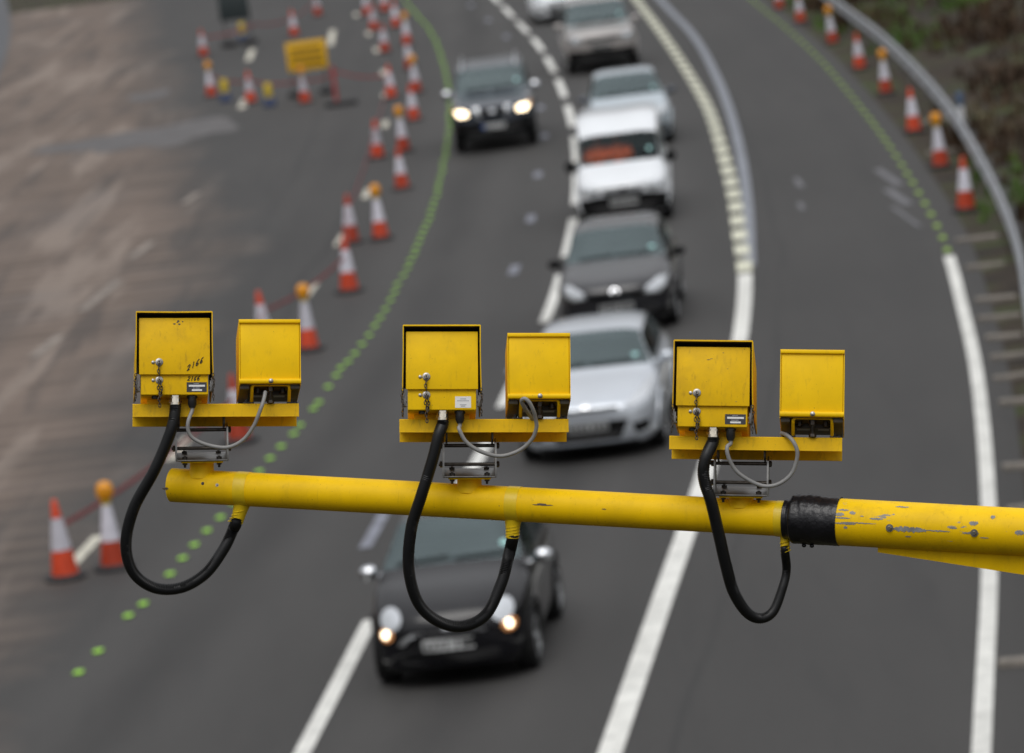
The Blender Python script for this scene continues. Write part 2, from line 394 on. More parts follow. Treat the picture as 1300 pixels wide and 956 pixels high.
# ------------------------------------------------------------------ ground
def asphalt():
    m = bpy.data.materials.new('asphalt'); m.use_nodes = True
    n = m.node_tree; b = n.nodes['Principled BSDF']; L = n.links
    geo = n.nodes.new('ShaderNodeNewGeometry'); sep = n.nodes.new('ShaderNodeSeparateXYZ'); L.new(geo.outputs['Position'], sep.inputs[0])
    def noise(scale, det=5, st=(1, 1, 1), rough=0.6):
        mp = n.nodes.new('ShaderNodeMapping'); mp.inputs['Scale'].default_value = st; L.new(geo.outputs['Position'], mp.inputs['Vector'])
        q = n.nodes.new('ShaderNodeTexNoise'); q.inputs['Scale'].default_value = scale; q.inputs['Detail'].default_value = det
        q.inputs['Roughness'].default_value = rough
        L.new(mp.outputs[0], q.inputs['Vector']); return q.outputs['Fac']
    def rng(s, a, b_, c=0.0, d=1.0):
        q = n.nodes.new('ShaderNodeMapRange'); q.inputs[1].default_value = a; q.inputs[2].default_value = b_
        q.inputs[3].default_value = c; q.inputs[4].default_value = d; L.new(s, q.inputs[0]); return q.outputs[0]
    def mix(f, a, b_):
        q = n.nodes.new('ShaderNodeMix'); q.data_type = 'RGBA'
        L.new(f, q.inputs['Factor'])
        for nm, v in (('A', a), ('B', b_)):
            if isinstance(v, tuple): q.inputs[nm].default_value = (*v, 1)
            else: L.new(v, q.inputs[nm])
        return q.outputs['Result']
    def math_(op, a, b_):
        q = n.nodes.new('ShaderNodeMath'); q.operation = op
        for i, v in enumerate((a, b_)):
            if isinstance(v, (int, float)): q.inputs[i].default_value = v
            else: L.new(v, q.inputs[i])
        return q.outputs[0]
    base = mix(rng(noise(0.35, 6, (1, 0.25, 1)), 0.3, 0.7), (0.036, 0.035, 0.0345), (0.050, 0.0482, 0.0468))
    base = mix(rng(noise(30, 3), 0.35, 0.75, 0, 0.5), base, (0.066, 0.064, 0.061))
    base = mix(rng(noise(2.2, 5, (1.6, 0.12, 1)), 0.52, 0.75, 0, 0.45), base, (0.033, 0.0325, 0.033))   # long dark tyre streaks and seams
    # wheel tracks, oil drips and paving joints follow the lanes
    uvn = n.nodes.new('ShaderNodeUVMap'); uvn.uv_map = 'lane'; su = n.nodes.new('ShaderNodeSeparateXYZ'); L.new(uvn.outputs[0], su.inputs[0])
    wob = math_('MULTIPLY', math_('SUBTRACT', noise(0.12, 3), 0.5), 0.7); uu = math_('ADD', su.outputs['X'], wob)
    def band(c, wd, amt):
        d_ = math_('ABSOLUTE', math_('SUBTRACT', uu, c), 0.0)
        return rng(d_, 0.0, wd, amt, 0.0)
    for c_, wd, amt, cl in ((-1.0, .55, .5, (0.068, 0.066, 0.064)), (-2.55, .55, .5, (0.068, 0.066, 0.064)), (-1.78, .45, .7, (0.030, 0.029, 0.029)), (-4.55, .55, .5, (0.068, 0.066, 0.064)),
                            (-6.1, .55, .5, (0.068, 0.066, 0.064)), (-5.3, .45, .7, (0.030, 0.029, 0.029)), (2.6, .5, .4, (0.033, 0.032, 0.032)), (-7.75, .09, .7, (0.026, 0.026, 0.027)), (-9.4, .12, .6, (0.028, 0.028, 0.029)), (.62, .07, .6, (0.028, 0.028, 0.028)), (-8.6, .4, .5, (0.034, 0.033, 0.033))):
        base = mix(math_('MULTIPLY', band(c_, wd, amt), rng(noise(0.5, 4, (1, .3, 1)), .35, .6, .35, 1.0)), base, cl)
    # planed and dusty surface in the works area on the left
    brown = mix(rng(noise(0.5, 6, (0.45, 1.3, 1)), 0.35, 0.65), (0.088, 0.065, 0.052), (0.150, 0.114, 0.094))
    wv = n.nodes.new('ShaderNodeTexWave'); wv.wave_type = 'BANDS'; wv.bands_direction = 'Y'; wv.inputs['Scale'].default_value = 0.32
    wv.inputs['Distortion'].default_value = 2.2; wv.inputs['Detail'].default_value = 3; L.new(geo.outputs['Position'], wv.inputs['Vector'])
    brown = mix(rng(wv.outputs['Fac'], 0.5, 0.95, 0, 0.45), brown, (0.225, 0.175, 0.135))
    brown = mix(rng(noise(0.42, 5, (1.0, 0.22, 1)), 0.52, 0.68, 0, 0.5), brown, (0.068, 0.058, 0.053))
    brown = mix(rng(noise(1.3, 6, (1.0, 0.07, 1)), 0.53, 0.62, 0, 0.8), brown, (0.225, 0.182, 0.152))
    brown = mix(rng(noise(1.7, 6, (1.0, 0.05, 1)), 0.55, 0.64, 0, 0.7), brown, (0.060, 0.05, 0.045))
    brown = mix(rng(noise(0.13, 5, (1.3, 0.8, 1)), 0.58, 0.72, 0, 0.35), brown, (0.12, 0.112, 0.112))
    xw = math_('ADD', sep.outputs['X'], math_('MULTIPLY', math_('SUBTRACT', noise(0.35, 5), 0.5), 3.0))
    xw = math_('ADD', xw, math_('MULTIPLY', math_('MAXIMUM', math_('SUBTRACT', sep.outputs['Y'], 84.0), 0.0), 0.10))
    base = mix(rng(xw, -4.9, -7.1), base, brown)
    L.new(base, b.inputs['Base Color'])
    b.inputs['Roughness'].default_value = 0.72; b.inputs['Specular IOR Level'].default_value = 0.3
    bp = n.nodes.new('ShaderNodeBump'); bp.inputs['Strength'].default_value = 0.3; bp.inputs['Distance'].default_value = 0.01
    L.new(noise(45, 4), bp.inputs['Height']); L.new(bp.outputs[0], b.inputs['Normal'])
    return m

def earth():
    m = bpy.data.materials.new('earth'); m.use_nodes = True
    n = m.node_tree; b = n.nodes['Principled BSDF']; L = n.links
    geo = n.nodes.new('ShaderNodeNewGeometry')
    def noise(sc, det):
        q = n.nodes.new('ShaderNodeTexNoise'); q.inputs['Scale'].default_value = sc; q.inputs['Detail'].default_value = det
        L.new(geo.outputs['Position'], q.inputs['Vector']); return q.outputs['Fac']
    cr = n.nodes.new('ShaderNodeValToRGB'); e = cr.color_ramp.elements
    e[0].position = 0.32; e[0].color = (0.012, 0.009, 0.006, 1); e[1].position = 0.7; e[1].color = (0.036, 0.062, 0.008, 1)
    k = cr.color_ramp.elements.new(0.5); k.color = (0.034, 0.023, 0.013, 1)
    L.new(noise(0.9, 8), cr.inputs[0]); L.new(cr.outputs[0], b.inputs['Base Color'])
    b.inputs['Roughness'].default_value = 0.95
    bp = n.nodes.new('ShaderNodeBump'); bp.inputs['Strength'].default_value = 0.8; bp.inputs['Distance'].default_value = 0.08
    L.new(noise(6, 6), bp.inputs['Height']); L.new(bp.outputs[0], b.inputs['Normal'])
    return m
M['asphalt'] = asphalt(); M['earth'] = earth()

PA = [(805,867),(845,750),(890,620),(925,500),(941,420),(946,350),(939,300),(932,250),(918,195),(900,140),(875,95),(842,45),(808,0)]
PA2 = [(952,338),(951,310),(949,260),(941,200),(926,140),(906,90),(880,45),(838,0)]
PB = [(430,867),(475,780),(545,672),(610,580),(640,510),(693,405),(713,345),(727,285),(732,235),(731,191),(725,152),(714.5,117),(701,86),(684,58),(663,34),(640,10)]
PC = [(478,670),(600,450),(653,343),(674,278),(683,222),(690,172),(686,137),(664,85),(643,47),(620,26),(598,7)]
PO = [(108,700),(228,570),(320,455),(393,370),(433,305),(466,246),(489,158),(489,122),(487,93),(478,64),(468,43),(452,19)]
PD = [(100,855),(182,768),(263,675),(340,585),(398,520),(450,452),(480,410),(512,350),(532,310),(551,260),(563,210),(570,160),(570,120),(561,75),(546,40),(520,8)]
PE = [(1250,867),(1256,740),(1255,640),(1248,540),(1238,460),(1222,390),(1205,325),(1190,288),(1160,235),(1125,180),(1083,125),(1040,75),(1000,38),(960,5)]
gp = lambda P: [tuple(G(*p)) for p in P]
CA, CB, CC_, CO, CD, CE = [spline(gp(P), 0.25, 14, 50) for P in (PA, PB, PC, PO, PD, PE)]
CA2 = spline(gp(PA2), 0.25, 0, 50)

# terrain sheet
mb = MB(); N = 40
for j in range(N+1):
    for i in range(N+1):
        mb.v.append((-300 + 600*i/N, -100 + 700*j/N, -0.05))
for j in range(N):
    for i in range(N):
        a = j*(N+1)+i; mb.f.append((a, a+1, a+N+2, a+N+1))
o = mb.build('ground', M['earth']); o['kind'] = 'structure'

# carriageway with works area: from the far left to just beyond the right edge line
Cedge = [(p[0], p[1]) for p in CE]
mb = MB(); t_prev = None
idx = list(range(0, len(CE), 4))
for k, i in enumerate(idx):
    i0, i1 = max(i-2, 0), min(i+2, len(CE)-1)
    t = CE[i1]-CE[i0]; t /= np.linalg.norm(t); e = CE[i] + np.array([t[1], -t[0]])*0.42
    for q in range(13):
        f = q/12; mb.v.append((-66 + (e[0]+66)*f, e[1], 0.0))
    if k:
        for q in range(12):
            a = (k-1)*13+q; mb.f.append((a, a+1, a+14, a+13))
o = mb.build('road', M['asphalt'], smooth=0); o['kind'] = 'structure'
uvl = o.data.uv_layers.new(name='lane')        # u: metres right of the solid line, v: metres along
for lp in o.data.loops:
    c_ = o.data.vertices[lp.vertex_index].co
    uvl.data[lp.index].uv = (c_.x - float(np.interp(c_.y, CA[:, 1], CA[:, 0])), c_.y)

# left slip road (blue-grey surfacing at the far left edge)
mb = MB(); strip(mb, spline(gp([(-112,200),(-62,112),(-38,60),(-32,20),(-36,-10)]), 0.5, 25, 40), 2.9, 0.0145)
o = mb.build('slip_road', mat('slip_asphalt', (0.075, 0.078, 0.085), 0.7, var=0.15, scale=1)); o['kind'] = 'structure'

def arc_len(C): return np.concatenate([[0], np.cumsum(np.hypot(*np.diff(C, axis=0).T))])
def s_of(C, y): return float(np.interp(y, C[:, 1], arc_len(C)))
# solid line left of the hard shoulder (near) then raised cream ribs, with the masked old line beside it
yA = G(945, 348)[1]
mb = MB(); strip(mb, CA, 0.23, 0.006, 0.0, s_of(CA, yA)); o = mb.build('solid_white_line', M['white_line'], smooth=0); o['kind'] = 'structure'
mb = MB(); s = s_of(CA, yA)+0.3; e = arc_len(CA)[-1]
while s < e-1: strip(mb, CA, 0.25, 0.012, s, s+1.4, 0.012); s += 2.15
o = mb.build('ribbed_white_line', M['cream_line'], smooth=0); o['kind'] = 'structure'
mb = MB(); strip(mb, CA2, 0.20, 0.0095, 0.0); o = mb.build('masked_lane_line', M['old_line'], smooth=0); o['kind'] = 'structure'
# dashed lane line: 4 m marks, 2 m gaps in the present curve
mb = MB(); s = s_of(CB, 86.9) - 2.8 - 8.12*4
e = arc_len(CB)[-1]
while s < e-5: strip(mb, CB, 0.17, 0.006, max(s, 0), s+5.7); s += 8.12
strip(mb, CB, 0.17, 0.006, s_of(CB, 39.9), s_of(CB, 46.1)); strip(mb, CB, 0.17, 0.006, s_of(CB, 32.0), s_of(CB, 37.6))
o = mb.build('dashed_lane_line', M['white_line'], smooth=0); o['kind'] = 'structure'
# scrubbed-off old lane marks and studs
mb = MB()
for (px, py, l) in ((478,670,1.9),(590,735,.5),(653,343,.9),(674,278,.9),(683,222,.8),(691,173,.8),(686,137,.8),(643,47,.9),(620,26,.9),(598,7,.9),(570,465,.8)):
    g = G(px, py); c, t = curve_at(CC_, g[1]); p0 = np.array(g[:2]); l *= 1.35; a = np.stack([p0-t*l/2, p0, p0+t*l/2])
    strip(mb, a, 0.17 if l < 1.5 else 0.15, 0.0085)
o = mb.build('scrubbed_marks', M['old_patch'], smooth=0); o['kind'] = 'structure'
mb = MB()
for (px, py) in PO:
    g = G(px, py); c, t = curve_at(CO, g[1]); p0 = np.array(g[:2]); l = 1.9
    strip(mb, np.stack([p0-t*l/2, p0, p0+t*l/2]), 0.16, 0.012)
for (px, py, l) in ((318,70,3.6),(309,132,2.2),(421,48,5.2)):
    p0 = np.array(G(px, py)[:2]); t = np.array([-0.03, 1.0]) if px > 300 else np.array([0.12, 1.0]); t = t/np.linalg.norm(t); l *= 1.4
    strip(mb, np.stack([p0-t*l/2, p0, p0+t*l/2]), 0.2, 0.012)
o = mb.build('old_white_marks', M['old_white'], smooth=0); o['kind'] = 'structure'
mb = MB()
for (px, py, l) in ((243,252,2.0),(128,376,4.0),(180,318,2.6),(60,440,2.5)):
    p0 = np.array(G(px, py)[:2]); t = np.array([0.085, 1.0]); t = t/np.linalg.norm(t); strip(mb, np.stack([p0-t*l/2, p0, p0+t*l/2]), 0.2, 0.012)
o = mb.build('faint_line_traces', mat('faint_trace', (0.22, 0.19, 0.165), 0.8, var=0.35, scale=2), smooth=0); o['kind'] = 'structure'
# right edge line: solid white near, replaced by studs further on
yE = G(1205, 325)[1]
mb = MB(); strip(mb, CE, 0.17, 0.006, 0.0, s_of(CE, yE)); o = mb.build('edge_line', M['white_line'], smooth=0); o['kind'] = 'structure'
# pale scuffs on the hard shoulder
mb = MB()
for (px, py, l, w_) in ((1128,225,2.2,.16),(1140,250,2.0,.18),(1150,275,2.4,.08),(1014,232,1.2,.12),(1017,262,.8,.1)):
    p0 = np.array(G(px, py)[:2]); l *= 1.4; t = np.array([0.0, 1.0]) if px < 1100 else np.array([-0.055, 1.0])
    strip(mb, np.stack([p0-t*l/2, p0, p0+t*l/2]), w_, 0.006)
o = mb.build('scuff_marks', mat('pale_scuff', (0.125, 0.125, 0.135), 0.7, var=0.3, scale=5), smooth=0); o['kind'] = 'structure'
# grey cement spread across the planed surface
def blob(cx, cy, rx, ry, seed, n=40):
    rnd = random.Random(seed); ph = [rnd.uniform(0, 6.28) for _ in range(5)]
    o = []
    for k in range(n):
        a = 2*math.pi*k/n; r = 1 + sum(math.sin(a*(j+2)+ph[j])*0.16/(1+j*.4) for j in range(5))
        o.append((cx+rx*r*math.cos(a), cy+ry*r*math.sin(a), 0.005))
    return o
mb = MB()
for (px, py, rx, ry, sd) in ((205,172,1.5,2.6,1),(120,182,1.6,1.2,2),(262,163,.7,2.0,3),(190,122,.7,1.0,6)):
    g = G(px, py); vs_ = blob(g[0], g[1], rx, ry*1.4, sd); mb.add(vs_, [tuple(range(len(vs_)))])
    for i in range(len(mb.v)-len(vs_), len(mb.v)): mb.v[i] = (mb.v[i][0], mb.v[i][1], 0.004+sd*0.0006)
o = mb.build('cement_stain', mat('cement_stain', (0.088, 0.083, 0.083), 0.65, var=0.25, scale=1.2), smooth=0); o['kind'] = 'structure'

# verge and bank behind the edge line
BARZ = 0.66
PF = [(1300,380),(1290,310),(1270,250),(1240,190),(1203,130),(1160,80),(1112,35),(1062,-2)]
CF = spline([tuple(G(px+3, py+4, BARZ)) for px, py in PF], 0.25, 26, 40)
mb = MB(); prof = [(0.40, -0.01), (0.9, 0.02), (1.6, 0.03), (2.6, 0.08), (3.4, 0.25), (5, 0.9), (7, 1.9), (10, 3.4), (15, 5.4), (24, 7.5), (45, 9.0)]
rv = random.Random(3)
for k, i in enumerate(idx):
    i0, i1 = max(i-2, 0), min(i+2, len(CE)-1)
    t = CE[i1]-CE[i0]; t /= np.linalg.norm(t); n_ = np.array([t[1], -t[0]])
    for q, (d, z) in enumerate(prof):
        p = CE[i] + n_*d; j = 0 if q == 0 else rv.uniform(-.03, .03)*min(1+q*.8, 5)
        mb.v.append((p[0], p[1], z + j))
    if k:
        for q in range(len(prof)-1):
            a = (k-1)*len(prof)+q; mb.f.append((a, a+1, a+1+len(prof), a+len(prof)))
o = mb.build('verge', M['earth'], smooth=180); o['kind'] = 'structure'
verge_bvh = BVHTree.FromPolygons([Vector(v) for v in mb.v], mb.f)
def vz(x, y):
    h = verge_bvh.ray_cast(Vector((x, y, 60)), Vector((0, 0, -1)))
    return h[0].z if h[0] is not None else 0.0

# rough grass, dead bracken and moss on the verge
def tufts(name, mcol, n, dmin, dmax, hmin, hmax, seed, thr):
    rnd = random.Random(seed); mb = MB(); tries = 0
    cl = [(rnd.uniform(40, 165), rnd.uniform(dmin, dmax), rnd.uniform(.5, 2.0)) for _ in range(thr)]
    while n > 0 and tries < 60000:
        tries += 1
        if cl:
            c = rnd.choice(cl); y = c[0]+rnd.gauss(0, c[2]*1.6); d = c[1]+rnd.gauss(0, c[2]*.5)
        else: y = rnd.uniform(36, 170); d = dmin + (dmax-dmin)*rnd.random()**1.3
        if d < dmin: continue
        p, t = curve_at(CE, y); q = p + np.array([t[1], -t[0]])*d
        z = vz(q[0], q[1]); h = rnd.uniform(hmin, hmax)
        for b in range(rnd.randint(4, 7)):
            a = rnd.uniform(0, 6.28); r = rnd.uniform(0, .12); wd = rnd.uniform(.012, .03); ln = rnd.uniform(.3, .9)*h
            bx, by = q[0]+r*math.cos(a), q[1]+r*math.sin(a); px_, py_ = -math.sin(a)*wd, math.cos(a)*wd
            tx, ty = bx+math.cos(a)*ln, by+math.sin(a)*ln
            mx_, my_ = bx+math.cos(a)*ln*.35, by+math.sin(a)*ln*.35
            v0 = len(mb.v)
            mb.v += [(bx-px_, by-py_, z-.02), (bx+px_, by+py_, z-.02), (mx_+px_*.8, my_+py_*.8, z+h*.65), (mx_-px_*.8, my_-py_*.8, z+h*.65), (tx, ty, z+h*rnd.uniform(.6, 1.0))]
            mb.f += [(v0, v0+1, v0+2, v0+3), (v0+3, v0+2, v0+4)]
        n -= 1
    me = bpy.data.meshes.new(name); me.from_pydata(mb.v, [], mb.f); me.materials.append(mcol)
    o = bpy.data.objects.new(name, me); COL.objects.link(o); return o
tag(tufts('grass', mat('grass_green', (0.065, 0.135, 0.012), 0.8, var=0.45, scale=1.5), 8000, 0.75, 13, .05, .22, 11, 60),
    'patches of short green grass growing on the verge and bank', 'grass', kind='stuff')
tag(tufts('dead_bracken', mat('bracken_brown', (0.055, 0.030, 0.014), 0.9, var=0.5, scale=1.2), 6500, 1.0, 16, .15, .65, 12, 80),
    'dead brown bracken and weeds covering the bank behind the crash barrier', 'dead plants', kind='stuff')
tag(tufts('dry_grass', mat('dry_grass', (0.10, 0.078, 0.04), 0.9, var=0.4, scale=1.2), 1800, 1.5, 13, .08, .3, 13, 25),
    'pale dry grass scattered among bracken on the bank', 'dry grass', kind='stuff')

# ------------------------------------------------------------------ crash barrier
root = thing('crash_barrier', 'long curved galvanised steel crash barrier along the right verge', 'crash barrier', (CF[60][0], CF[60][1], 0))
wprof = [(-.02, .155), (.012, .15), (.04, .115), (.04, .075), (-.02, .035), (-.02, -.035), (.04, -.075), (.04, -.115), (.012, -.15), (-.02, -.155)]
mb = MB(); rows = []
step = 3; loc0 = root.location.copy()
for i in range(0, len(CF), step):
    i0, i1 = max(i-2, 0), min(i+2, len(CF)-1)
    t = CF[i1]-CF[i0]; t /= np.linalg.norm(t); n_ = np.array([-t[1], t[0]])
    rows.append([(CF[i][0]+n_[0]*a, CF[i][1]+n_[1]*a, BARZ-.14+b) for a, b in wprof] + [(CF[i][0]+n_[0]*(a-.006), CF[i][1]+n_[1]*(a-.006), BARZ-.14+b) for a, b in reversed(wprof)])
m_ = len(rows[0])
for r in rows: mb.v += [tuple(Vector(p)-loc0) for p in r]
for k in range(len(rows)-1):
    for q in range(m_):
        a, b = k*m_+q, k*m_+(q+1) % m_; mb.f.append((a, b, b+m_, a+m_))
mb.build('beam', M['galv'], root, smooth=30)
SF = arc_len(CF); np_ = 0
for s in np.arange(1.0, SF[-1], 2.4):
    x, y = np.interp(s, SF, CF[:, 0]), np.interp(s, SF, CF[:, 1])
    if y < 28 or y > 172: continue
    p, t = curve_at(CF, y); a = math.atan2(t[0], t[1]); n_ = np.array([t[1], -t[0]])
    q = Vector((x+n_[0]*.10, y+n_[1]*.10, 0)) - loc0; zb = vz(x, y)-.3
    mb = MB(); Mx = Matrix.Translation((q.x, q.y, 0)) @ Matrix.Rotation(-a, 4, 'Z')
    mb.box(-.05, .05, -.03, .03, zb, BARZ+.01, Mx); mb.box(-.12, -.05, -.05, .05, BARZ-.25, BARZ-.04, Mx)
    mb.build('post', M['galv_dk'], root)

# ------------------------------------------------------------------ cones
def cone_proto(lamp):
    r = thing('traffic_cone', '-', 'traffic cone')
    H = 0.96
    rad = lambda z: 0.165 - (0.165-0.03)*(z-.05)/(H-.05)
    mb = MB(); mb.prism([(.26*math.cos(a)*k, .26*math.sin(a)*k) for a, k in [(R_(22.5+45*i), 1.0) for i in range(8)]], 0.0, 0.05, axis='z')
    mb.lathe([(.20, .05), (.185, .065), (.17, .07)], 20); mb.build('base', M['rub_base'], r)
    top = H if not lamp else 0.90
    zA, zB = 0.36, 0.74
    prof = [(rad(.055), .055), (rad(.1), .1), (rad(zA), zA)]
    mb = MB(); mb.lathe(prof, 20)
    mb.lathe([(rad(zA)-.006, zA-.01), (rad(zB)-.006, zB+.01)], 20)
    if not lamp: mb.lathe([(rad(zB), zB), (rad(top-.02), top-.02), (rad(top)-.012, top)], 20)
    else: mb.lathe([(rad(zB), zB+.01), (rad(.84), .84)], 20)
    mb.build('cone_body', M['cone_red'], r)
    mb = MB(); mb.lathe([(rad(zA)+.003, zA+.002), (rad(zB)+.003, zB-.002)] if not lamp else [(rad(zA)+.003, zA+.002), (rad(.82)+.004, .82)], 20); mb.build('reflective_sleeve', M['cone_white'], r)
    if lamp:
        mb = MB(); mb.lathe([(.055, .80), (.06, .84), (.06, .87)], 14); lb = mb.build('warning_lamp', M['yel_plastic'], r)
        mb = MB(); mb.lathe([(.05, .87), (.085, .88), (.105, .93), (.108, .99), (.095, 1.05), (.06, 1.085), (.02, 1.095)], 18); mb.build('lens', M['amber'], lb)
    return r
protos = {}
def cone(px, py, lamp, label, group, rz=0.0, sc=1.0):
    if lamp not in protos: protos[lamp] = o = cone_proto(lamp)
    else: o = copy_tree(protos[lamp])
    g = G(px, py); o.location = (g[0], g[1], max(0, vz(g[0], g[1])) if px > 940 else 0.0)
    o.rotation_euler = (random.gauss(0, .018), random.gauss(0, .022), rz); o['label'] = label; o['group'] = group
    if sc != 1.0: o.scale = (sc, sc, sc)
    return o
ORD = ['nearest', 'second', 'third', 'fourth', 'fifth', 'sixth', 'seventh', 'eighth', 'ninth', 'tenth', 'eleventh', 'twelfth', 'thirteenth']
def row(cones, text, group):
    nl = npl = 0
    for (px, py, lamp, sc) in cones:
        if lamp: w_ = ORD[nl]; nl += 1
        else: w_ = ORD[npl]; npl += 1
        w_ += '' if w_ == 'nearest' else ' nearest'
        lab = ('amber lamp cone, %s such in %s' if lamp else 'plain red cone, %s such in %s') % (w_, text)
        cone(px, py, lamp, lab, group, random.uniform(0, 1.5), sc)
row([(1227,268,0,1.0),(1195,213,1,.96),(1161,168,0,.96),(1125,119,1,.92),(1092,88,0,.92),(1058,56,1,.92),(1017,29,0,.92),(990,12,0,.9)], 'the row along the crash barrier', 'cones beside the crash barrier')
row([(145,722,1,1.0),(393,445,1,1.0),(484,304,1,1.0),(511,240,0,.92),(513,193,1,.96),(526,153,0,.92),(529,118,1,.92),(521,88,0,.92),(517,57,1,.92),(503,35,0,.92),(489,15,1,.92)], 'the row beside the left green studs', 'cones beside the left stud line')
row([(84,735,0,1.0),(305,562,0,1.0),(339,445,0,1.0),(444,371,0,1.0),(446,309,0,.98),(480,201,0,.92),(497,125,0,.92),(489,67,0,.92),(475,39,0,.92),(466,20,0,.92)], 'the row nearest the brown ground', 'cones beside the works area')
for (px, py, lamp, lab) in ((269,123,1,'red and white cone with amber lamp, leftmost beside the dark signboard'), (319,131,0,'plain red and white cone on the pale dusty mark by the yellow post'),
                            (388,131,1,'red and white cone with amber lamp under the yellow sign'), (374,46,0,'plain red and white cone just behind the yellow sign'),
                            (259,72,0,'plain red and white cone at the left corner of the taped works area'), (404,20,0,'plain red and white cone behind the yellow sign at the top of the view')):
    cone(px, py, lamp, lab, 'cones round the taped works area', 0.3, .92)

# ------------------------------------------------------------------ road studs
def stud_mesh(wd, ln, ht):
    mb = MB(); mb.box(-wd/2, wd/2, -ln/2, ln/2, 0.0, ht, bev=min(.012, ht*.45), seg=2)
    return mb
def studs(name, m, pts, label, group, wd, ln, ht):
    o0 = None
    for (x, y, a) in pts:
        if o0 is None: o0 = o = stud_mesh(wd, ln, ht).build(name, m)
        else: o = o0.copy(); COL.objects.link(o)
        o.location = (x, y, 0.004); o.rotation_euler = (0, 0, -a); tag(o, label, 'road stud', group)
near = [(100,855),(125,828),(163,783),(182,768),(216,730),(232,710),(247,693),(263,675),(280,658),(297,640),(313,622),(329,600),(343,583),(357,568),(373,552),(381,541),(398,520),(405,512),(417,492),(427,478),(433,468),(442,460)]
pts = []
for px, py in near:
    g = G(px, py); p, t = curve_at(CD, g[1]); pts.append((g[0], g[1], math.atan2(t[0], t[1])))
SD = arc_len(CD); s = s_of(CD, G(450, 450)[1])
while True:
    y = float(np.interp(s, SD, CD[:, 1]))
    if y > 158: break
    p, t = curve_at(CD, y); pts.append((float(np.interp(s, SD, CD[:, 0])) + random.uniform(-.02, .02), y, math.atan2(t[0], t[1]))); s += random.uniform(.92, 1.12)
studs('road_stud', M['stud'], pts, 'small lime green road stud in the dotted line left of the moving traffic', 'green studs of the left dotted line', .10, .15, .022)
pts = []; SE = arc_len(CE); s = s_of(CE, yE)+.7
while True:
    y = float(np.interp(s, SE, CE[:, 1]))
    if y > 160: break
    p, t = curve_at(CE, y); pts.append((float(np.interp(s, SE, CE[:, 0])), y, math.atan2(t[0], t[1]))); s += random.uniform(1.5, 1.75)
studs('road_stud', M['stud_dull'], pts, 'dusty lime green road stud in the dotted line beside the right hand cones', 'green studs of the right dotted line', .10, .5, .018)

# ------------------------------------------------------------------ verge slabs and marker post
for k, (px, py, ln) in enumerate(((1264,376,.6),(1268,399,.62),(1274,424,.5),(1281,448,.5),(1285,474,.5),(1294,505,.5),(1300,587,.5),(1304,640,.45),(1303,702,.5),(1301,835,.5),(1240,300,.7),(1206,190,.9),(1180,153,.9),(1250,335,.6))):
    g = G(px, py, .06); mb = MB(); rs = random.Random(k)
    mb.box(-ln/2, ln/2, -.09, .09, -.09, .035, bev=.015)
    o = mb.build('concrete_slab', M['concrete']); o.location = (g[0], g[1], vz(g[0], g[1])+.03); o.rotation_euler = (rs.uniform(-.05, .05), rs.uniform(-.05, .05), rs.uniform(-.12, .08))
    tag(o, 'weathered concrete slab laid crosswise in the muddy strip by the edge line', 'slab', 'concrete slabs in the muddy strip')
g = G(1221, 152, .5)
r = thing('marker_post', 'white marker post with blue top standing behind the crash barrier', 'marker post', (g[0], g[1], vz(g[0], g[1])))
mb = MB(); mb.box(-.06, .06, -.02, .02, -.2, .78, bev=.01); mb.build('post', M['white_pl'], r)
mb = MB(); mb.box(-.065, .065, -.026, .026, .78, 1.05, bev=.01); mb.build('cap', M['marker_blue'], r)

# ------------------------------------------------------------------ works area: signs, posts, tape
def frame_sign(name, label, loc, rz, wd, ht, z0, board_m, lines):
    r = thing(name, label, 'road sign', loc, rz)
    mb = MB(); mb.box(-wd/2, wd/2, -.02, .02, z0, z0+ht, bev=.012); b = mb.build('sign_board', board_m, r)
    if lines:
        mb = MB()
        for z, a, c in lines: mb.box(-wd*.5*a, wd*.5*c, -.026, -.019, z0+ht*z-.045, z0+ht*z+.045)
        mb.build('lettering', mat('sign_lettering', (0.22, 0.12, 0.01), 0.6), b)
    for sx in (-1, 1):
        mb = MB(); mb.tube([(sx*wd*.42, .04, 0.04), (sx*wd*.42, .04, z0+ht*.95)], .022, 8)
        mb.tube([(sx*wd*.42, .7, 0.04), (sx*wd*.42, .04, z0+ht*.8)], .018, 8); mb.build('leg', M['galv_dk'], r)
    mb = MB(); mb.tube([(-wd*.42, .04, z0-.3), (wd*.42, .04, z0-.3)], .018, 8); mb.build('crossbar', M['galv_dk'], r)
    return r
g = G(388, 125)
r = frame_sign('works_sign', 'rectangular yellow roadworks sign on a folding frame with sandbags', (g[0]+.15, g[1]+.5, 0), .1, 1.08, .78, 0.72, M['sign_yel'], ((.75, .8, .75), (.5, .85, .8), (.25, .7, .8)))
for sx in (-.42, .44):
    mb = MB(); mb.ball((sx, .3, .09), (.22, .3, .12), 12, 8); mb.build('sandbag', M['rub_base'], r)
g = G(303, 58)
r = frame_sign('dark_signboard', 'dark back of a roadworks signboard at the top of the works area', (g[0], g[1], 0), -.05, .98, .95, 0.85, M['sign_back'], ())
for sx in (-.3, .35):
    mb = MB(); mb.ball((sx, .05, .10), (.3, .28, .13), 12, 8); mb.build('sandbag', M['rub_base'], r)
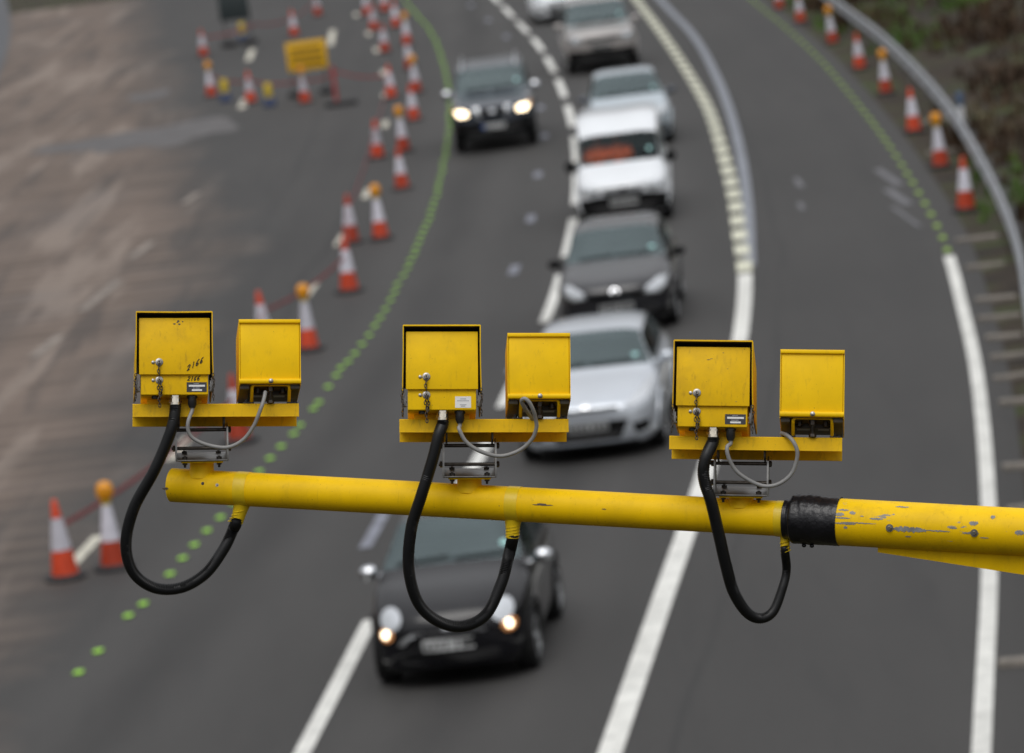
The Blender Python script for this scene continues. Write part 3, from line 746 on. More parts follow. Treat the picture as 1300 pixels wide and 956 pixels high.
for (px, py, lab) in ((287,129,'short yellow post on a dark blue foot, left of the pale dusty mark'), (343,135,'short yellow post on a dark blue foot, between the cone and the yellow sign'), (309,52,'short yellow post on a blue foot before the dark signboard')):
    g = G(px, py); r = thing('marker_bollard', lab, 'bollard', (g[0], g[1], 0), 0, 'low yellow posts in the works area')
    mb = MB(); mb.lathe([(.17, 0), (.17, .12), (.12, .22), (.09, .24)], 14); mb.build('foot', M['blue_base'], r)
    mb = MB(); mb.lathe([(.085, .24), (.1, .3), (.1, .55), (.07, .62)], 14); mb.build('head', M['yel_plastic'], r)
# tall red and white barrier post with a heavy rubber foot
g = G(434, 134); r = thing('barrier_post', 'slim red barrier post on a heavy grey rubber foot right of the yellow sign', 'barrier post', (g[0], g[1], 0))
mb = MB(); mb.box(-.42, .42, -.2, .2, 0, .13, bev=.03); mb.build('foot', M['rub_base'], r)
mb = MB(); mb.tube([(-.12, 0, .1), (-.12, 0, 1.05)], .05, 10); mb.build('post', mat('red_post', (0.4, 0.06, 0.06), .5), r)

def tape(pts, label):
    pts = [Vector(p) for p in pts]; mb = MB(); o_ = pts[0].copy()
    path = []
    for a, b in zip(pts[:-1], pts[1:]):
        n = 14
        for k in range(n):
            t = k/n; p = a.lerp(b, t); p.z -= 0.10*4*t*(1-t); path.append(p)
    path.append(pts[-1])
    hw = .026; vs_ = []; fs_ = []
    for i, p in enumerate(path):
        t = (path[min(i+1, len(path)-1)] - path[max(i-1, 0)]); n_ = Vector((t.y, -t.x, 0)).normalized()*.004
        q = p - o_
        vs_ += [q+Vector((0, 0, -hw))+n_, q+Vector((0, 0, hw))+n_, q+Vector((0, 0, hw))-n_, q+Vector((0, 0, -hw))-n_]
        if i:
            for k in range(4): fs_.append((4*i-4+k, 4*i-4+(k+1) % 4, 4*i+(k+1) % 4, 4*i+k))
    fs_ += [(0, 1, 2, 3), (4*len(path)-4, 4*len(path)-3, 4*len(path)-2, 4*len(path)-1)]
    mb.add(vs_, fs_); o = mb.build('barrier_tape', M['redtape'], smooth=0); o.location = o_
    tag(o, label, 'barrier tape')
gz = lambda px, py, z=.62: tuple(G(px, py)[:2]) + (z,)
tape([gz(84,735), gz(305,562), gz(339,445), gz(444,371), gz(446,309), gz(480,201), gz(497,125)], 'faded red barrier tape strung along the cones beside the brown ground')
tape([gz(269,123), gz(319,131), gz(388,131), gz(432,134,.9), gz(497,125)], 'faded red barrier tape strung in front of the yellow sign')
tape([gz(259,72), gz(326,62,.8), gz(374,46), gz(404,20)], 'faded red barrier tape strung past the dark signboard')

# ------------------------------------------------------------------ vehicles
def pchip(xs, ys, x):
    xs = np.array(xs, float); ys = np.array(ys, float); n = len(xs)
    h = np.diff(xs); d = np.diff(ys)/h; m = np.zeros(n)
    for i in range(1, n-1):
        if d[i-1]*d[i] > 0:
            w1, w2 = 2*h[i]+h[i-1], h[i]+2*h[i-1]; m[i] = (w1+w2)/(w1/d[i-1]+w2/d[i])
    m[0], m[-1] = d[0], d[-1]
    k = np.clip(np.searchsorted(xs, x)-1, 0, n-2); t = (x-xs[k])/h[k]
    return ((1+2*t)*(1-t)**2*ys[k] + t*(1-t)**2*h[k]*m[k] + t*t*(3-2*t)*ys[k+1] + t*t*(t-1)*h[k]*m[k+1])

def ell(cx, cz, rx, rz, n=28): return [(cx+rx*math.cos(2*math.pi*k/n), cz+rz*math.sin(2*math.pi*k/n)) for k in range(n)]
def rect(x0, x1, z0, z1, r=.02):
    o = []
    for cx, cz, a0 in ((x1-r, z1-r, 0), (x0+r, z1-r, 90), (x0+r, z0+r, 180), (x1-r, z0+r, 270)):
        for k in range(4): a = R_(a0+30*k); o.append((cx+r*math.cos(a), cz+r*math.sin(a)))
    q = []
    for i in range(len(o)):
        a, b = o[i], o[(i+1) % len(o)]; n = max(1, int(math.hypot(a[0]-b[0], a[1]-b[1])/.06))
        for k in range(n): q.append((a[0]+(b[0]-a[0])*k/n, a[1]+(b[1]-a[1])*k/n))
    return q
def poly(P):
    q = []
    for i in range(len(P)):
        a, b = P[i], P[(i+1) % len(P)]; n = max(1, int(math.hypot(a[0]-b[0], a[1]-b[1])/.05))
        for k in range(n): q.append((a[0]+(b[0]-a[0])*k/n, a[1]+(b[1]-a[1])*k/n))
    return q
def flip(P): return [(-x, z) for x, z in P]

def make_car(name, label, cat, px, py, spec, group=None, dyaw=0.0, dl=None):
    S = [st if st[0] < spec['ws'][0]-.12 else (*st[:6], min(st[5]-.045, st[6]*1.12)) for st in spec['st']]; L = S[-1][0]
    g = G(px, py); pa, ta = curve_at(CA, g[1]+2); pb, tb = curve_at(CB, g[1]+2)
    t = ta+tb; yaw = -math.atan2(t[0], t[1]) + R_(dyaw)
    root = thing(name, label, cat, (g[0], g[1], 0), yaw, group)
    cols = list(zip(*S))
    ys = sorted(set([c for c in cols[0]] + [L*k/70 for k in range(71)] + [.02, .04, .08, .12, L-.02, L-.05]))
    ys = [y for i, y in enumerate(ys) if i == 0 or y-ys[i-1] > .006]
    ya = np.array(ys); par = [pchip(cols[0], c, ya) for c in cols[1:]]
    SEG = [3, 2, 6, 4, 4, 10, 10]        # subdivisions between ring key points
    def ring(i):
        z0, zb, zt, W, wb, wt = [p[i] for p in par]
        zm = z0 + (zb-z0)*.55; drop = max(.012, .05*min(1, (zt-zb)/.3))
        K = [(0, z0), (W*.80, z0), (W*.955, z0+.10*min(1, (zb-z0)/.4)), (W, zm), (W*.985, zb-.10*min(1, (zb-z0)/.4)), (wb, zb), (wt, zt-drop), (0, zt)]
        K = [np.array(k) for k in K]
        E = [np.array((-K[1][0], K[1][1]))] + K + [np.array((-K[6][0], K[6][1]))]
        o = []
        for j in range(7):
            p0, p1, p2, p3 = E[j:j+4]
            for k in range(SEG[j]):
                tt = k/SEG[j]
                cr = 0.5*((2*p1)+(-p0+p2)*tt+(2*p0-5*p1+4*p2-p3)*tt**2+(-p0+3*p1-3*p2+p3)*tt**3)
                lin = p1*(1-tt)+p2*tt
                bl = (.3, .8, .9, .9, .8, .25, .8)[j]
                o.append(cr*bl+lin*(1-bl))
        o.append(K[7]); return o
    H = [ring(i) for i in range(len(ys))]; NH = len(H[0])
    cum = np.cumsum([0]+SEG)
    V = []; full = 2*NH-2
    for i, y in enumerate(ys):
        # nose and tail are rounded in plan
        for j in range(NH): V.append((H[i][j][0], y, H[i][j][1]))
        for j in range(NH-2, 0, -1): V.append((-H[i][j][0], y, H[i][j][1]))
    # plan curvature of the nose: corners sweep back
    nose, tail = spec.get('nose', .22), spec.get('tail', .12); Wm = max(cols[4])
    for k, (x, y, z) in enumerate(V):
        f = max(0, 1-y/1.0); b = max(0, 1-(L-y)/.6)
        y2 = y + nose*f*(abs(x)/Wm)**2.6 - tail*b*(abs(x)/Wm)**3
        V[k] = (x, y2, z)
    faces = {}
    ws0, ws1 = spec['ws']; rw0, rw1 = spec['rw']; sw = spec['sw']
    wheels = spec['wheels']; wr = spec['wr']
    for i in range(len(ys)-1):
        yc = (ys[i]+ys[i+1])/2
        for j in range(full):
            jm = min(j, full-1-j) if j >= NH-1 else j       # half-ring segment index
            q = (i*full+j, i*full+(j+1) % full, (i+1)*full+(j+1) % full, (i+1)*full+j)
            side = 'r' if j < NH-1 else 'l'; key = 'body'
            top = jm >= cum[6]; glz = cum[5] <= jm < cum[6]
            fr = (jm-cum[5])/SEG[5]
            if top and jm >= cum[6] and ws0 < yc < ws1: key = 'windscreen'
            elif top and jm >= cum[6]+1 and rw0 < yc < rw1: key = 'rear_window'
            elif glz and .1 <= fr < .9:
                hgt = H[i][cum[6]][1]-H[i][cum[5]][1]
                for n_, (a, b) in enumerate(sw):
                    if a < yc < b and hgt > .12: key = 'side_window_%s%d' % (side, n_)
            if key == 'body' and jm < cum[5] and jm >= cum[1]:
                c = [sum(V[v][d] for v in q)/4 for d in range(3)]
                if abs(c[0]) > .45:
                    for wy in wheels:
                        if math.hypot(c[1]-wy, c[2]-wr) < wr+.055: key = None
            if key: faces.setdefault(key, []).append(q)
    faces['body'].append(tuple(range(full-1, -1, -1))); faces['body'].append(tuple((len(ys)-1)*full+k for k in range(full)))
    bvh = BVHTree.FromPolygons([Vector(v) for v in V], [f for fl in faces.values() for f in fl])
    pm = spec['paint']
    for key, fl in faces.items():
        used = {}; vs_, fs_ = [], []
        for f in fl:
            nf = []
            for v in f:
                if v not in used: used[v] = len(vs_); vs_.append(V[v])
                nf.append(used[v])
            fs_.append(nf)
        nm = 'side_window' if key.startswith('side') else key
        mm = pm if key == 'body' else (spec.get('glass', M['glass']) if key == 'windscreen' else M['glass_dark'])
        MB().add(vs_, fs_).build(nm, mm, root, smooth=50)
    body = [c for c in root.children if c.name.startswith('body')][0]
    def patch(nm, outline, mm, off=.012, parent=None):
        cx = sum(p[0] for p in outline)/len(outline); cz = sum(p[1] for p in outline)/len(outline)
        n = len(outline); mb = MB(); rings = [1.0, .97, .9, .8, .7, .6, .5, .4, .3, .2, .1]
        def hit(x, z, o_):
            h = bvh.ray_cast(Vector((x, -2, z)), Vector((0, 1, 0)))
            if h[0] is None:
                h = bvh.find_nearest(Vector((x, .1, z)))
            p = h[0]; return Vector((x, p.y-o_, z))
        vs_ = [hit(cx+(x-cx), cz+(z-cz), -.02) for x, z in outline]
        for k, rr in enumerate(rings):
            for x, z in outline: vs_.append(hit(cx+(x-cx)*rr, cz+(z-cz)*rr, off*(.7 if k == 0 else 1.0)))
        vs_.append(hit(cx, cz, off)); fs_ = []
        for k in range(len(rings)):
            for q in range(n): fs_.append((k*n+q, k*n+(q+1) % n, (k+1)*n+(q+1) % n, (k+1)*n+q))
        b = len(rings)*n; c = len(vs_)-1
        for q in range(n): fs_.append((b+q, b+(q+1) % n, c))
        mb.add(vs_, fs_); return mb.build(nm, mm, parent or root, smooth=45)
    last = None
    for e in spec['front']:
        nm, outl, mm = e[:3]; off = e[3] if len(e) > 3 else .012
        child = len(e) > 4
        o = patch(nm, outl, mm, off, last if child else None)
        if not child: last = o
    # wheels
    Ww = max(cols[4])
    for wy in wheels:
        for sx in (-1, 1):
            Mx = Matrix.Translation((sx*(Ww-.115), wy, wr)) @ Matrix.Rotation(math.pi/2*sx, 4, 'Y')
            mb = MB(); ri = wr*.66
            mb.lathe([(ri, -.095), (wr*.93, -.105), (wr, -.08), (wr, .08), (wr*.93, .105), (ri, .095)], 28, Mx); tyre = mb.build('wheel', M['tyre'], root)
            mb = MB(); mb.lathe([(ri+.01, .06), (ri+.01, .10), (ri-.02, .10), (ri-.025, .075)], 28, Mx)
            for k in range(5):
                mb.box(-.035, .035, .03, ri-.005, .07, .095, Mx @ Matrix.Rotation(2*math.pi*k/5, 4, 'Z'))
            mb.lathe([(.06, .06), (.06, .1), (.03, .105)], 14, Mx); mb.build('rim', M['alloy'], tyre)
        for sx in (-1, 1):                 # dark wheel-arch liner, an open pocket tucked inside the side
            vs_, fs_ = [], []; b = 0; n = 24
            for xx in (sx*(Ww*.95), sx*(Ww-.42)):
                for k in range(n): a = 2*math.pi*k/n; vs_.append((xx, wy+(wr+.065)*math.cos(a), max(wr+(wr+.065)*math.sin(a), S[3][1])))
            fs_ += [(b+k, b+(k+1) % n, b+n+(k+1) % n, b+n+k) for k in range(n)]; fs_.append(tuple(b+n+k for k in range(n)))
            MB().add(vs_, fs_).build('wheel_arch', M['liner'], root)
        for sx in (-1, 1):
            P = []
            for k in range(25):
                a = R_(-25+230*k/24); q = Vector((sx*3, wy+(wr+.085)*math.cos(a), wr+(wr+.085)*math.sin(a)))
                h = bvh.ray_cast(q, Vector((-sx, 0, 0)))
                if h[0] is not None and abs(h[0].x) > .4: P.append(h[0]+Vector((sx*-.008, 0, 0)))
            if len(P) > 3: mb = MB(); mb.tube(P, .034, 8); mb.build('arch_lip', M['trim'] if pm in (M['p_black'], M['p_slate']) else pm, root)
    # mirrors
    my, mz = spec['mir']; mw = spec.get('mirw', .11)
    for sx in (-1, 1):
        mb = MB(); mb.ball((sx*(Ww+.07), my, mz), (mw, .075, .075*spec.get('mirh', 1)), 14, 10)
        mb.tube([(sx*(Ww-.10), my+.03, mz-.06), (sx*(Ww+.03), my+.02, mz-.03)], .03, 8)
        mb.build('wing_mirror', spec.get('mirm', pm), root)
    # interior: floor, dashboard, seats with headrests, steering wheel
    zb = pchip(cols[0], cols[2], np.array([ws0+.5]))[0]; zr = max(cols[3]); wi = Ww*.80
    mb = MB(); mb.box(-wi, wi, ws0+.25, ws0+.75, zb-.25, zb-.02, bev=.04)
    mb.box(-wi, wi, ws0+.4, L-.5, zb-.55, zb-.5)
    for sx in (-1, 1):
        mb.box(sx*.37-.23, sx*.37+.23, ws0+1.0, ws0+1.5, zb-.45, zb-.28, bev=.05)
        Mx = Matrix.Translation((sx*.37, ws0+1.45, zb-.3)) @ Matrix.Rotation(R_(-14), 4, 'X')
        mb.box(-.22, .22, -.06, .08, 0, .52, Mx, bev=.05); mb.box(-.12, .12, -.04, .05, .54, min(.7, zr-zb+.16), Mx, bev=.03)
    mb.box(-wi*.9, wi*.9, L-1.35, L-1.2, zb-.45, zb+.06, bev=.05)
    mb.build('interior', M['inter'], root)
    mb = MB(); Mx = Matrix.Translation((-.37, ws0+.86, zb-.02)) @ Matrix.Rotation(R_(62), 4, 'X')
    mb.tube([(.18*math.cos(2*math.pi*k/20), .18*math.sin(2*math.pi*k/20), 0) for k in range(20)], .015, 6, Mx, closed=True)
    mb.box(-.17, .17, -.02, .02, -.01, .01, Mx); mb.build('steering_wheel', M['trim'], root)
    # wipers along the windscreen foot, tax disc in the corner
    mb = MB()
    for x0, x1 in ((-.55, -.02), (.02, .55)):
        P = []
        for k in range(7):
            x = x0+(x1-x0)*k/6; h = bvh.ray_cast(Vector((x, ws0+.06+.03*k/6, 3)), Vector((0, 0, -1)))
            if h[0] is not None: P.append(h[0]+Vector((0, -.01, .015)))
        if len(P) > 2: mb.tube(P, .010, 6)
    if mb.v: mb.build('wiper', M['trim'], root)
    if spec.get('disc', True):
        h = bvh.ray_cast(Vector((wi*.80, ws0+.22, 3)), Vector((0, 0, -1)))
        nrm = h[1] if h[1].z > 0 else -h[1]
        Mx = Matrix.Translation(h[0]+nrm*.004) @ nrm.to_track_quat('Z', 'Y').to_matrix().to_4x4()
        mb = MB(); mb.lathe([(.045, 0), (.045, .003)], 16, Mx); mb.build('tax_disc', M['sticker'], root)
    if 'extra' in spec: spec['extra'](root, bvh, L, Ww)
    return root

def plate(cx, cz, blue=False, ht=.055, off=.03):
    w_ = .26
    o = [('number_plate', rect(cx-w_, cx+w_, cz-ht, cz+ht, .012), M['plate'], off)]
    for k in range(7):
        x = cx-.2+.40*k/6+(.012 if k > 3 else -.012); o.append(('plate_characters', rect(x-.02, x+.02, cz-ht*.62, cz+ht*.62, .006), M['plate_ink'], off+.006, 1))
    if blue: o.append(('country_band', rect(cx-w_, cx-w_+.06, cz-ht, cz+ht, .012), M['plate_blue'], off+.008, 1))
    return o
def both(nm, P, mm, off=.014, *rest): return [(nm, P, mm, off, *rest), (nm, flip(P), mm, off, *rest)]

# station: (y, underside z, belt z, top z, half width, belt half width, top half width)
fiat = dict(paint=M['p_black'], st=[
 (0, .24, .56, .60, .60, .56, .40), (.05, .19, .64, .70, .68, .63, .46), (.18, .17, .74, .81, .75, .69, .54), (.45, .17, .84, .92, .79, .73, .60), (.80, .17, .92, 1.01, .81, .75, .63),
 (.92, .17, .94, 1.05, .81, .75, .63), (1.62, .17, .97, 1.43, .815, .755, .52), (2.2, .17, .98, 1.49, .81, .75, .53), (3.0, .18, .99, 1.40, .79, .73, .50), (3.38, .22, .95, 1.02, .76, .70, .54), (3.5, .28, .80, .86, .70, .64, .5), (3.55, .34, .6, .66, .62, .58, .45)],
 ws=(.95, 1.60), rw=(3.02, 3.34), sw=[(1.15, 2.05), (2.12, 2.95)], wheels=(.66, 2.96), wr=.295, mir=(1.25, .99), mirm=M['chrome'], mirw=.105,
 front=[('lower_intake', rect(-.5, .5, .26, .36, .04), M['trim'], .008)] + plate(0, .435)
  + [('chrome_moustache', rect(-.36, .36, .545, .565, .008), M['chrome'], .016), ('emblem', ell(0, .585, .05, .045, 18), M['chrome'], .02)]
  + both('trim_bar', poly([(.24, .575), (.34, .575), (.46, .515), (.50, .455), (.44, .455), (.40, .50), (.32, .545), (.24, .55)]), M['alloy'])
  + both('headlight', ell(.555, .71, .112, .105), M['lamp'], .03)
  + both('running_light', ell(.61, .565, .075, .07), M['lamp_amb'], .02) + [])
def fiat_extra(root, bvh, L, W):
    for sx in (-1, 1):
        x, z = sx*.61, .575
        h = bvh.ray_cast(Vector((x, -2, z)), Vector((0, 1, 0)))[0]
        mb = MB(); mb.ball((x, h.y-.03, z), (.045, .02, .045), 14, 10); mb.build('lamp_bulb', M['lamp_lit'], root)
    # panoramic sunshade and light upper dash show as a paler windscreen band
fiat['extra'] = fiat_extra

focus = dict(paint=M['p_silver'], st=[
 (0, .24, .58, .63, .66, .60, .48), (.06, .19, .66, .71, .76, .69, .54), (.22, .17, .74, .79, .84, .76, .60), (.6, .16, .83, .89, .90, .81, .66), (1.05, .16, .92, .98, .92, .83, .70),
 (1.15, .16, .94, 1.01, .92, .83, .70), (2.05, .16, .97, 1.37, .92, .83, .57), (2.7, .16, .98, 1.43, .92, .83, .58), (3.6, .17, 1.01, 1.38, .90, .81, .55), (4.1, .22, 1.0, 1.1, .86, .77, .6), (4.28, .28, .85, .9, .8, .72, .56), (4.34, .36, .62, .68, .72, .66, .5)],
 ws=(1.18, 2.02), rw=(3.64, 4.06), sw=[(1.45, 2.45), (2.53, 3.3), (3.36, 3.7)], wheels=(.86, 3.5), wr=.315, mir=(1.55, 1.02),
 front=[('upper_grille', poly([(-.42, .64), (.42, .64), (.38, .675), (-.38, .675)]), M['trim'], .012), ('emblem', ell(0, .715, .075, .032, 20), M['chrome'], .016)]
  + [('lower_grille', poly([(-.52, .50), (.52, .50), (.40, .27), (-.40, .27)]), M['trim'], .012)] + plate(0, .44)
  + both('headlight', poly([(.46, .66), (.62, .655), (.80, .72), (.85, .90), (.78, .88), (.62, .78)]), M['lamp'], .016)
  + both('fog_light_recess', poly([(.56, .44), (.78, .46), (.76, .34), (.60, .31)]), M['trim'], .010)
  + [('splitter', rect(-.62, .62, .195, .235, .015), M['trim'], .012)])

golf = dict(paint=M['p_grey'], st=[
 (0, .24, .60, .65, .64, .58, .46), (.05, .19, .68, .74, .73, .66, .52), (.2, .17, .76, .82, .81, .73, .58), (.55, .16, .84, .91, .86, .78, .64), (1.0, .16, .92, .99, .88, .80, .68),
 (1.12, .16, .94, 1.02, .88, .80, .68), (1.95, .16, .97, 1.43, .88, .80, .57), (2.6, .16, .98, 1.48, .88, .80, .58), (3.5, .17, 1.0, 1.42, .87, .78, .55), (3.95, .2, .98, 1.08, .84, .76, .6), (4.12, .28, .85, .9, .78, .72, .56), (4.2, .36, .62, .68, .72, .66, .5)],
 ws=(1.15, 1.92), rw=(3.54, 3.9), sw=[(1.4, 2.3), (2.38, 3.3)], wheels=(.84, 3.42), wr=.315, mir=(1.5, 1.0), mirm=M['trim'],
 front=[('upper_grille', rect(-.42, .42, .575, .665, .02), M['trim'], .012), ('emblem', ell(0, .665, .07, .07, 22), M['chrome'], .03), ('emblem_centre', ell(0, .665, .045, .045, 16), M['trim'], .034, 1)]
  + [('lower_grille', rect(-.55, .55, .25, .36, .03), M['trim'], .010)] + plate(0, .43)
  + both('headlight', poly([(.44, .60), (.66, .585), (.77, .66), (.80, .80), (.66, .80), (.47, .70)]), M['lamp'], .016)
  + both('fog_light_recess', rect(.56, .76, .26, .36, .03), M['trim'], .012))

van = dict(paint=M['p_white'], st=[
 (0, .26, .66, .72, .68, .63, .50), (.06, .20, .74, .80, .76, .70, .56), (.25, .18, .82, .88, .82, .75, .60), (.6, .18, .91, .97, .85, .77, .65), (.88, .18, .97, 1.04, .86, .78, .67),
 (.98, .18, .99, 1.07, .86, .78, .67), (1.62, .18, 1.04, 1.57, .86, .79, .64), (2.1, .18, 1.06, 1.76, .86, .80, .66), (2.7, .18, 1.08, 1.85, .86, .80, .68), (3.6, .2, 1.08, 1.85, .86, .80, .68), (3.95, .22, 1.08, 1.82, .85, .79, .67), (4.05, .28, 1.04, 1.6, .84, .78, .64), (4.1, .34, .95, 1.4, .80, .74, .58)],
 ws=(1.02, 1.57), rw=(9, 9.1), sw=[(1.2, 2.05)], wheels=(.80, 3.4), wr=.30, mir=(1.25, 1.06), mirm=M['trim'], mirw=.10, mirh=1.5, glass=M['glass_dark'], tail=.05,
 front=[('bumper', poly([(-.80, .53), (-.5, .565), (.5, .565), (.80, .53), (.81, .23), (-.81, .23)]), M['trim'], .05)] + plate(0, .46, ht=.07, off=.065)
  + [('grille', rect(-.36, .36, .585, .635, .02), M['trim'], .02), ('emblem', ell(0, .685, .06, .04, 16), M['chrome'], .022)]
  + both('headlight', poly([(.44, .60), (.66, .60), (.76, .65), (.75, .77), (.62, .73), (.46, .68)]), M['lamp'], .016))
M['glass_van'] = glass_mat('van_glass', (0.92, 0.92, 0.9), 0.22); van['glass'] = M['glass_van']

civic = dict(paint=M['p_silver2'], st=[
 (0, .24, .60, .66, .64, .58, .46), (.06, .19, .70, .75, .74, .66, .52), (.25, .17, .79, .84, .83, .74, .60), (.6, .16, .88, .94, .88, .79, .66), (.95, .16, .95, 1.02, .89, .81, .70),
 (1.0, .16, .96, 1.04, .89, .81, .70), (2.0, .16, 1.0, 1.46, .89, .81, .58), (2.6, .16, 1.0, 1.52, .89, .81, .58), (3.5, .17, 1.02, 1.45, .88, .80, .56), (4.0, .22, 1.0, 1.1, .85, .77, .6), (4.2, .28, .85, .9, .8, .72, .56), (4.26, .36, .62, .68, .72, .66, .5)],
 ws=(1.06, 1.98), rw=(3.55, 3.95), sw=[(1.35, 2.35), (2.43, 3.35)], wheels=(.84, 3.45), wr=.315, mir=(1.45, 1.04), mirm=M['p_slate'], mirw=.12,
 front=[('upper_grille', rect(-.4, .4, .58, .66, .02), M['trim'], .012), ('lower_grille', rect(-.6, .6, .24, .40, .04), M['trim'], .012)] + plate(0, .50)
  + both('headlight', poly([(.45, .64), (.68, .64), (.80, .74), (.80, .86), (.62, .80)]), M['lamp'], .016)
  + both('fog_light_recess', rect(.60, .80, .28, .42, .04), M['trim'], .012))

nissan = dict(paint=M['p_slate'], st=[
 (0, .40, .80, .86, .74, .70, .58), (.06, .36, .94, 1.0, .80, .76, .64), (.25, .34, 1.02, 1.08, .88, .82, .70), (.7, .34, 1.08, 1.14, .92, .84, .74), (1.25, .34, 1.12, 1.18, .92, .85, .75),
 (1.35, .34, 1.13, 1.20, .92, .85, .75), (2.0, .34, 1.16, 1.72, .92, .85, .64), (2.6, .34, 1.17, 1.78, .92, .85, .66), (3.9, .34, 1.18, 1.78, .92, .85, .66), (4.5, .36, 1.18, 1.66, .90, .83, .64), (4.68, .42, 1.1, 1.2, .88, .82, .64), (4.74, .46, .9, 1.0, .84, .78, .6)],
 ws=(1.40, 1.97), rw=(4.52, 4.64), sw=[(1.6, 2.5), (2.58, 3.4), (3.46, 4.2)], wheels=(.90, 3.75), wr=.37, mir=(1.65, 1.22), mirm=M['chrome'], mirw=.12, mirh=1.4,
 front=[('bumper', poly([(-.84, .72), (-.5, .66), (.5, .66), (.84, .72), (.85, .38), (-.85, .38)]), M['trim'], .05)]
  + [('grille', poly([(-.28, .98), (.28, .98), (.22, .76), (-.22, .76)]), M['trim'], .014), ('emblem', ell(0, .88, .07, .06, 18), M['chrome'], .02)]
  + both('grille_strut', poly([(.30, 1.0), (.42, 1.0), (.34, .74), (.24, .74)]), M['alloy'], .018)
  + plate(0, .56, True, off=.065)
  + both('headlight', poly([(.54, .82), (.74, .81), (.82, .89), (.82, .97), (.66, .97), (.54, .93)]), M['lamp_lit'], .018)
  + both('indicator', poly([(.80, .86), (.87, .90), (.88, 1.03), (.82, 1.03)]), M['lamp_amb'], .014))
def nissan_extra(root, bvh, L, W):
    for sx in (-1, 1):
        mb = MB(); mb.tube([(sx*.60, 1.95, 1.70), (sx*.60, 2.1, 1.83), (sx*.62, 3.9, 1.85), (sx*.60, 4.1, 1.77)], .025, 8); mb.build('roof_rail', M['alloy'], root)
nissan['extra'] = nissan_extra

rover = dict(paint=M['p_beige'], st=[
 (0, .36, .84, .90, .78, .74, .62), (.05, .32, .98, 1.04, .86, .80, .68), (.22, .30, 1.04, 1.10, .92, .85, .74), (.7, .30, 1.08, 1.14, .95, .87, .78), (1.3, .30, 1.10, 1.17, .95, .87, .78),
 (1.4, .30, 1.11, 1.19, .95, .87, .78), (2.1, .30, 1.13, 1.74, .95, .87, .66), (2.8, .30, 1.14, 1.80, .95, .87, .68), (4.2, .32, 1.15, 1.76, .95, .86, .66), (4.7, .36, 1.12, 1.2, .92, .84, .7), (4.8, .42, .95, 1.0, .88, .8, .66)],
 ws=(1.45, 2.06), rw=(4.25, 4.62), sw=[(1.65, 2.55), (2.63, 3.5), (3.56, 4.2)], wheels=(.92, 3.75), wr=.37, mir=(1.7, 1.2), mirw=.12, mirh=1.2,
 front=[('bumper', poly([(-.88, .62), (-.5, .60), (.5, .60), (.88, .60), (.88, .32), (-.88, .32)]), M['trim'], .05)]
  + [('grille', rect(-.44, .44, .80, .94, .03), M['galv_dk'], .014)] + plate(0, .67, off=.065)
  + both('headlight', rect(.52, .84, .78, .98, .05), M['lamp'], .016))

silver = dict(focus); silver = {**focus, 'paint': M['p_white'], 'extra': lambda *a: None}

FY = -0.8
make_car('hatchback', 'small black retro hatchback with chrome mirrors and lit round running lights', 'car', 576, 874, fiat, dyaw=FY)
make_car('hatchback', 'silver five door hatchback behind the middle camera', 'car', 751, 588, focus)
make_car('hatchback', 'dark charcoal hatchback with round grille emblem behind the silver hatchback', 'car', 787, 427, golf)
v = make_car('panel_van', 'white panel van with black bumper and two people in orange inside', 'van', 796, 287, van)
make_car('hatchback', 'silver blue hatchback half hidden by the white van', 'car', 806, 189, civic, dyaw=1)
n = make_car('off_road_car', 'dark slate off-road car with headlights on, alone in the left lane', 'car', 631, 192, nissan, dyaw=0)
make_car('off_road_car', 'beige off-road car with dark bumper near the top of the queue', 'car', 768, 92, rover, dyaw=0)
make_car('hatchback', 'pale car cut off by the top edge at the back of the queue', 'car', 717, 28, silver, dyaw=0)

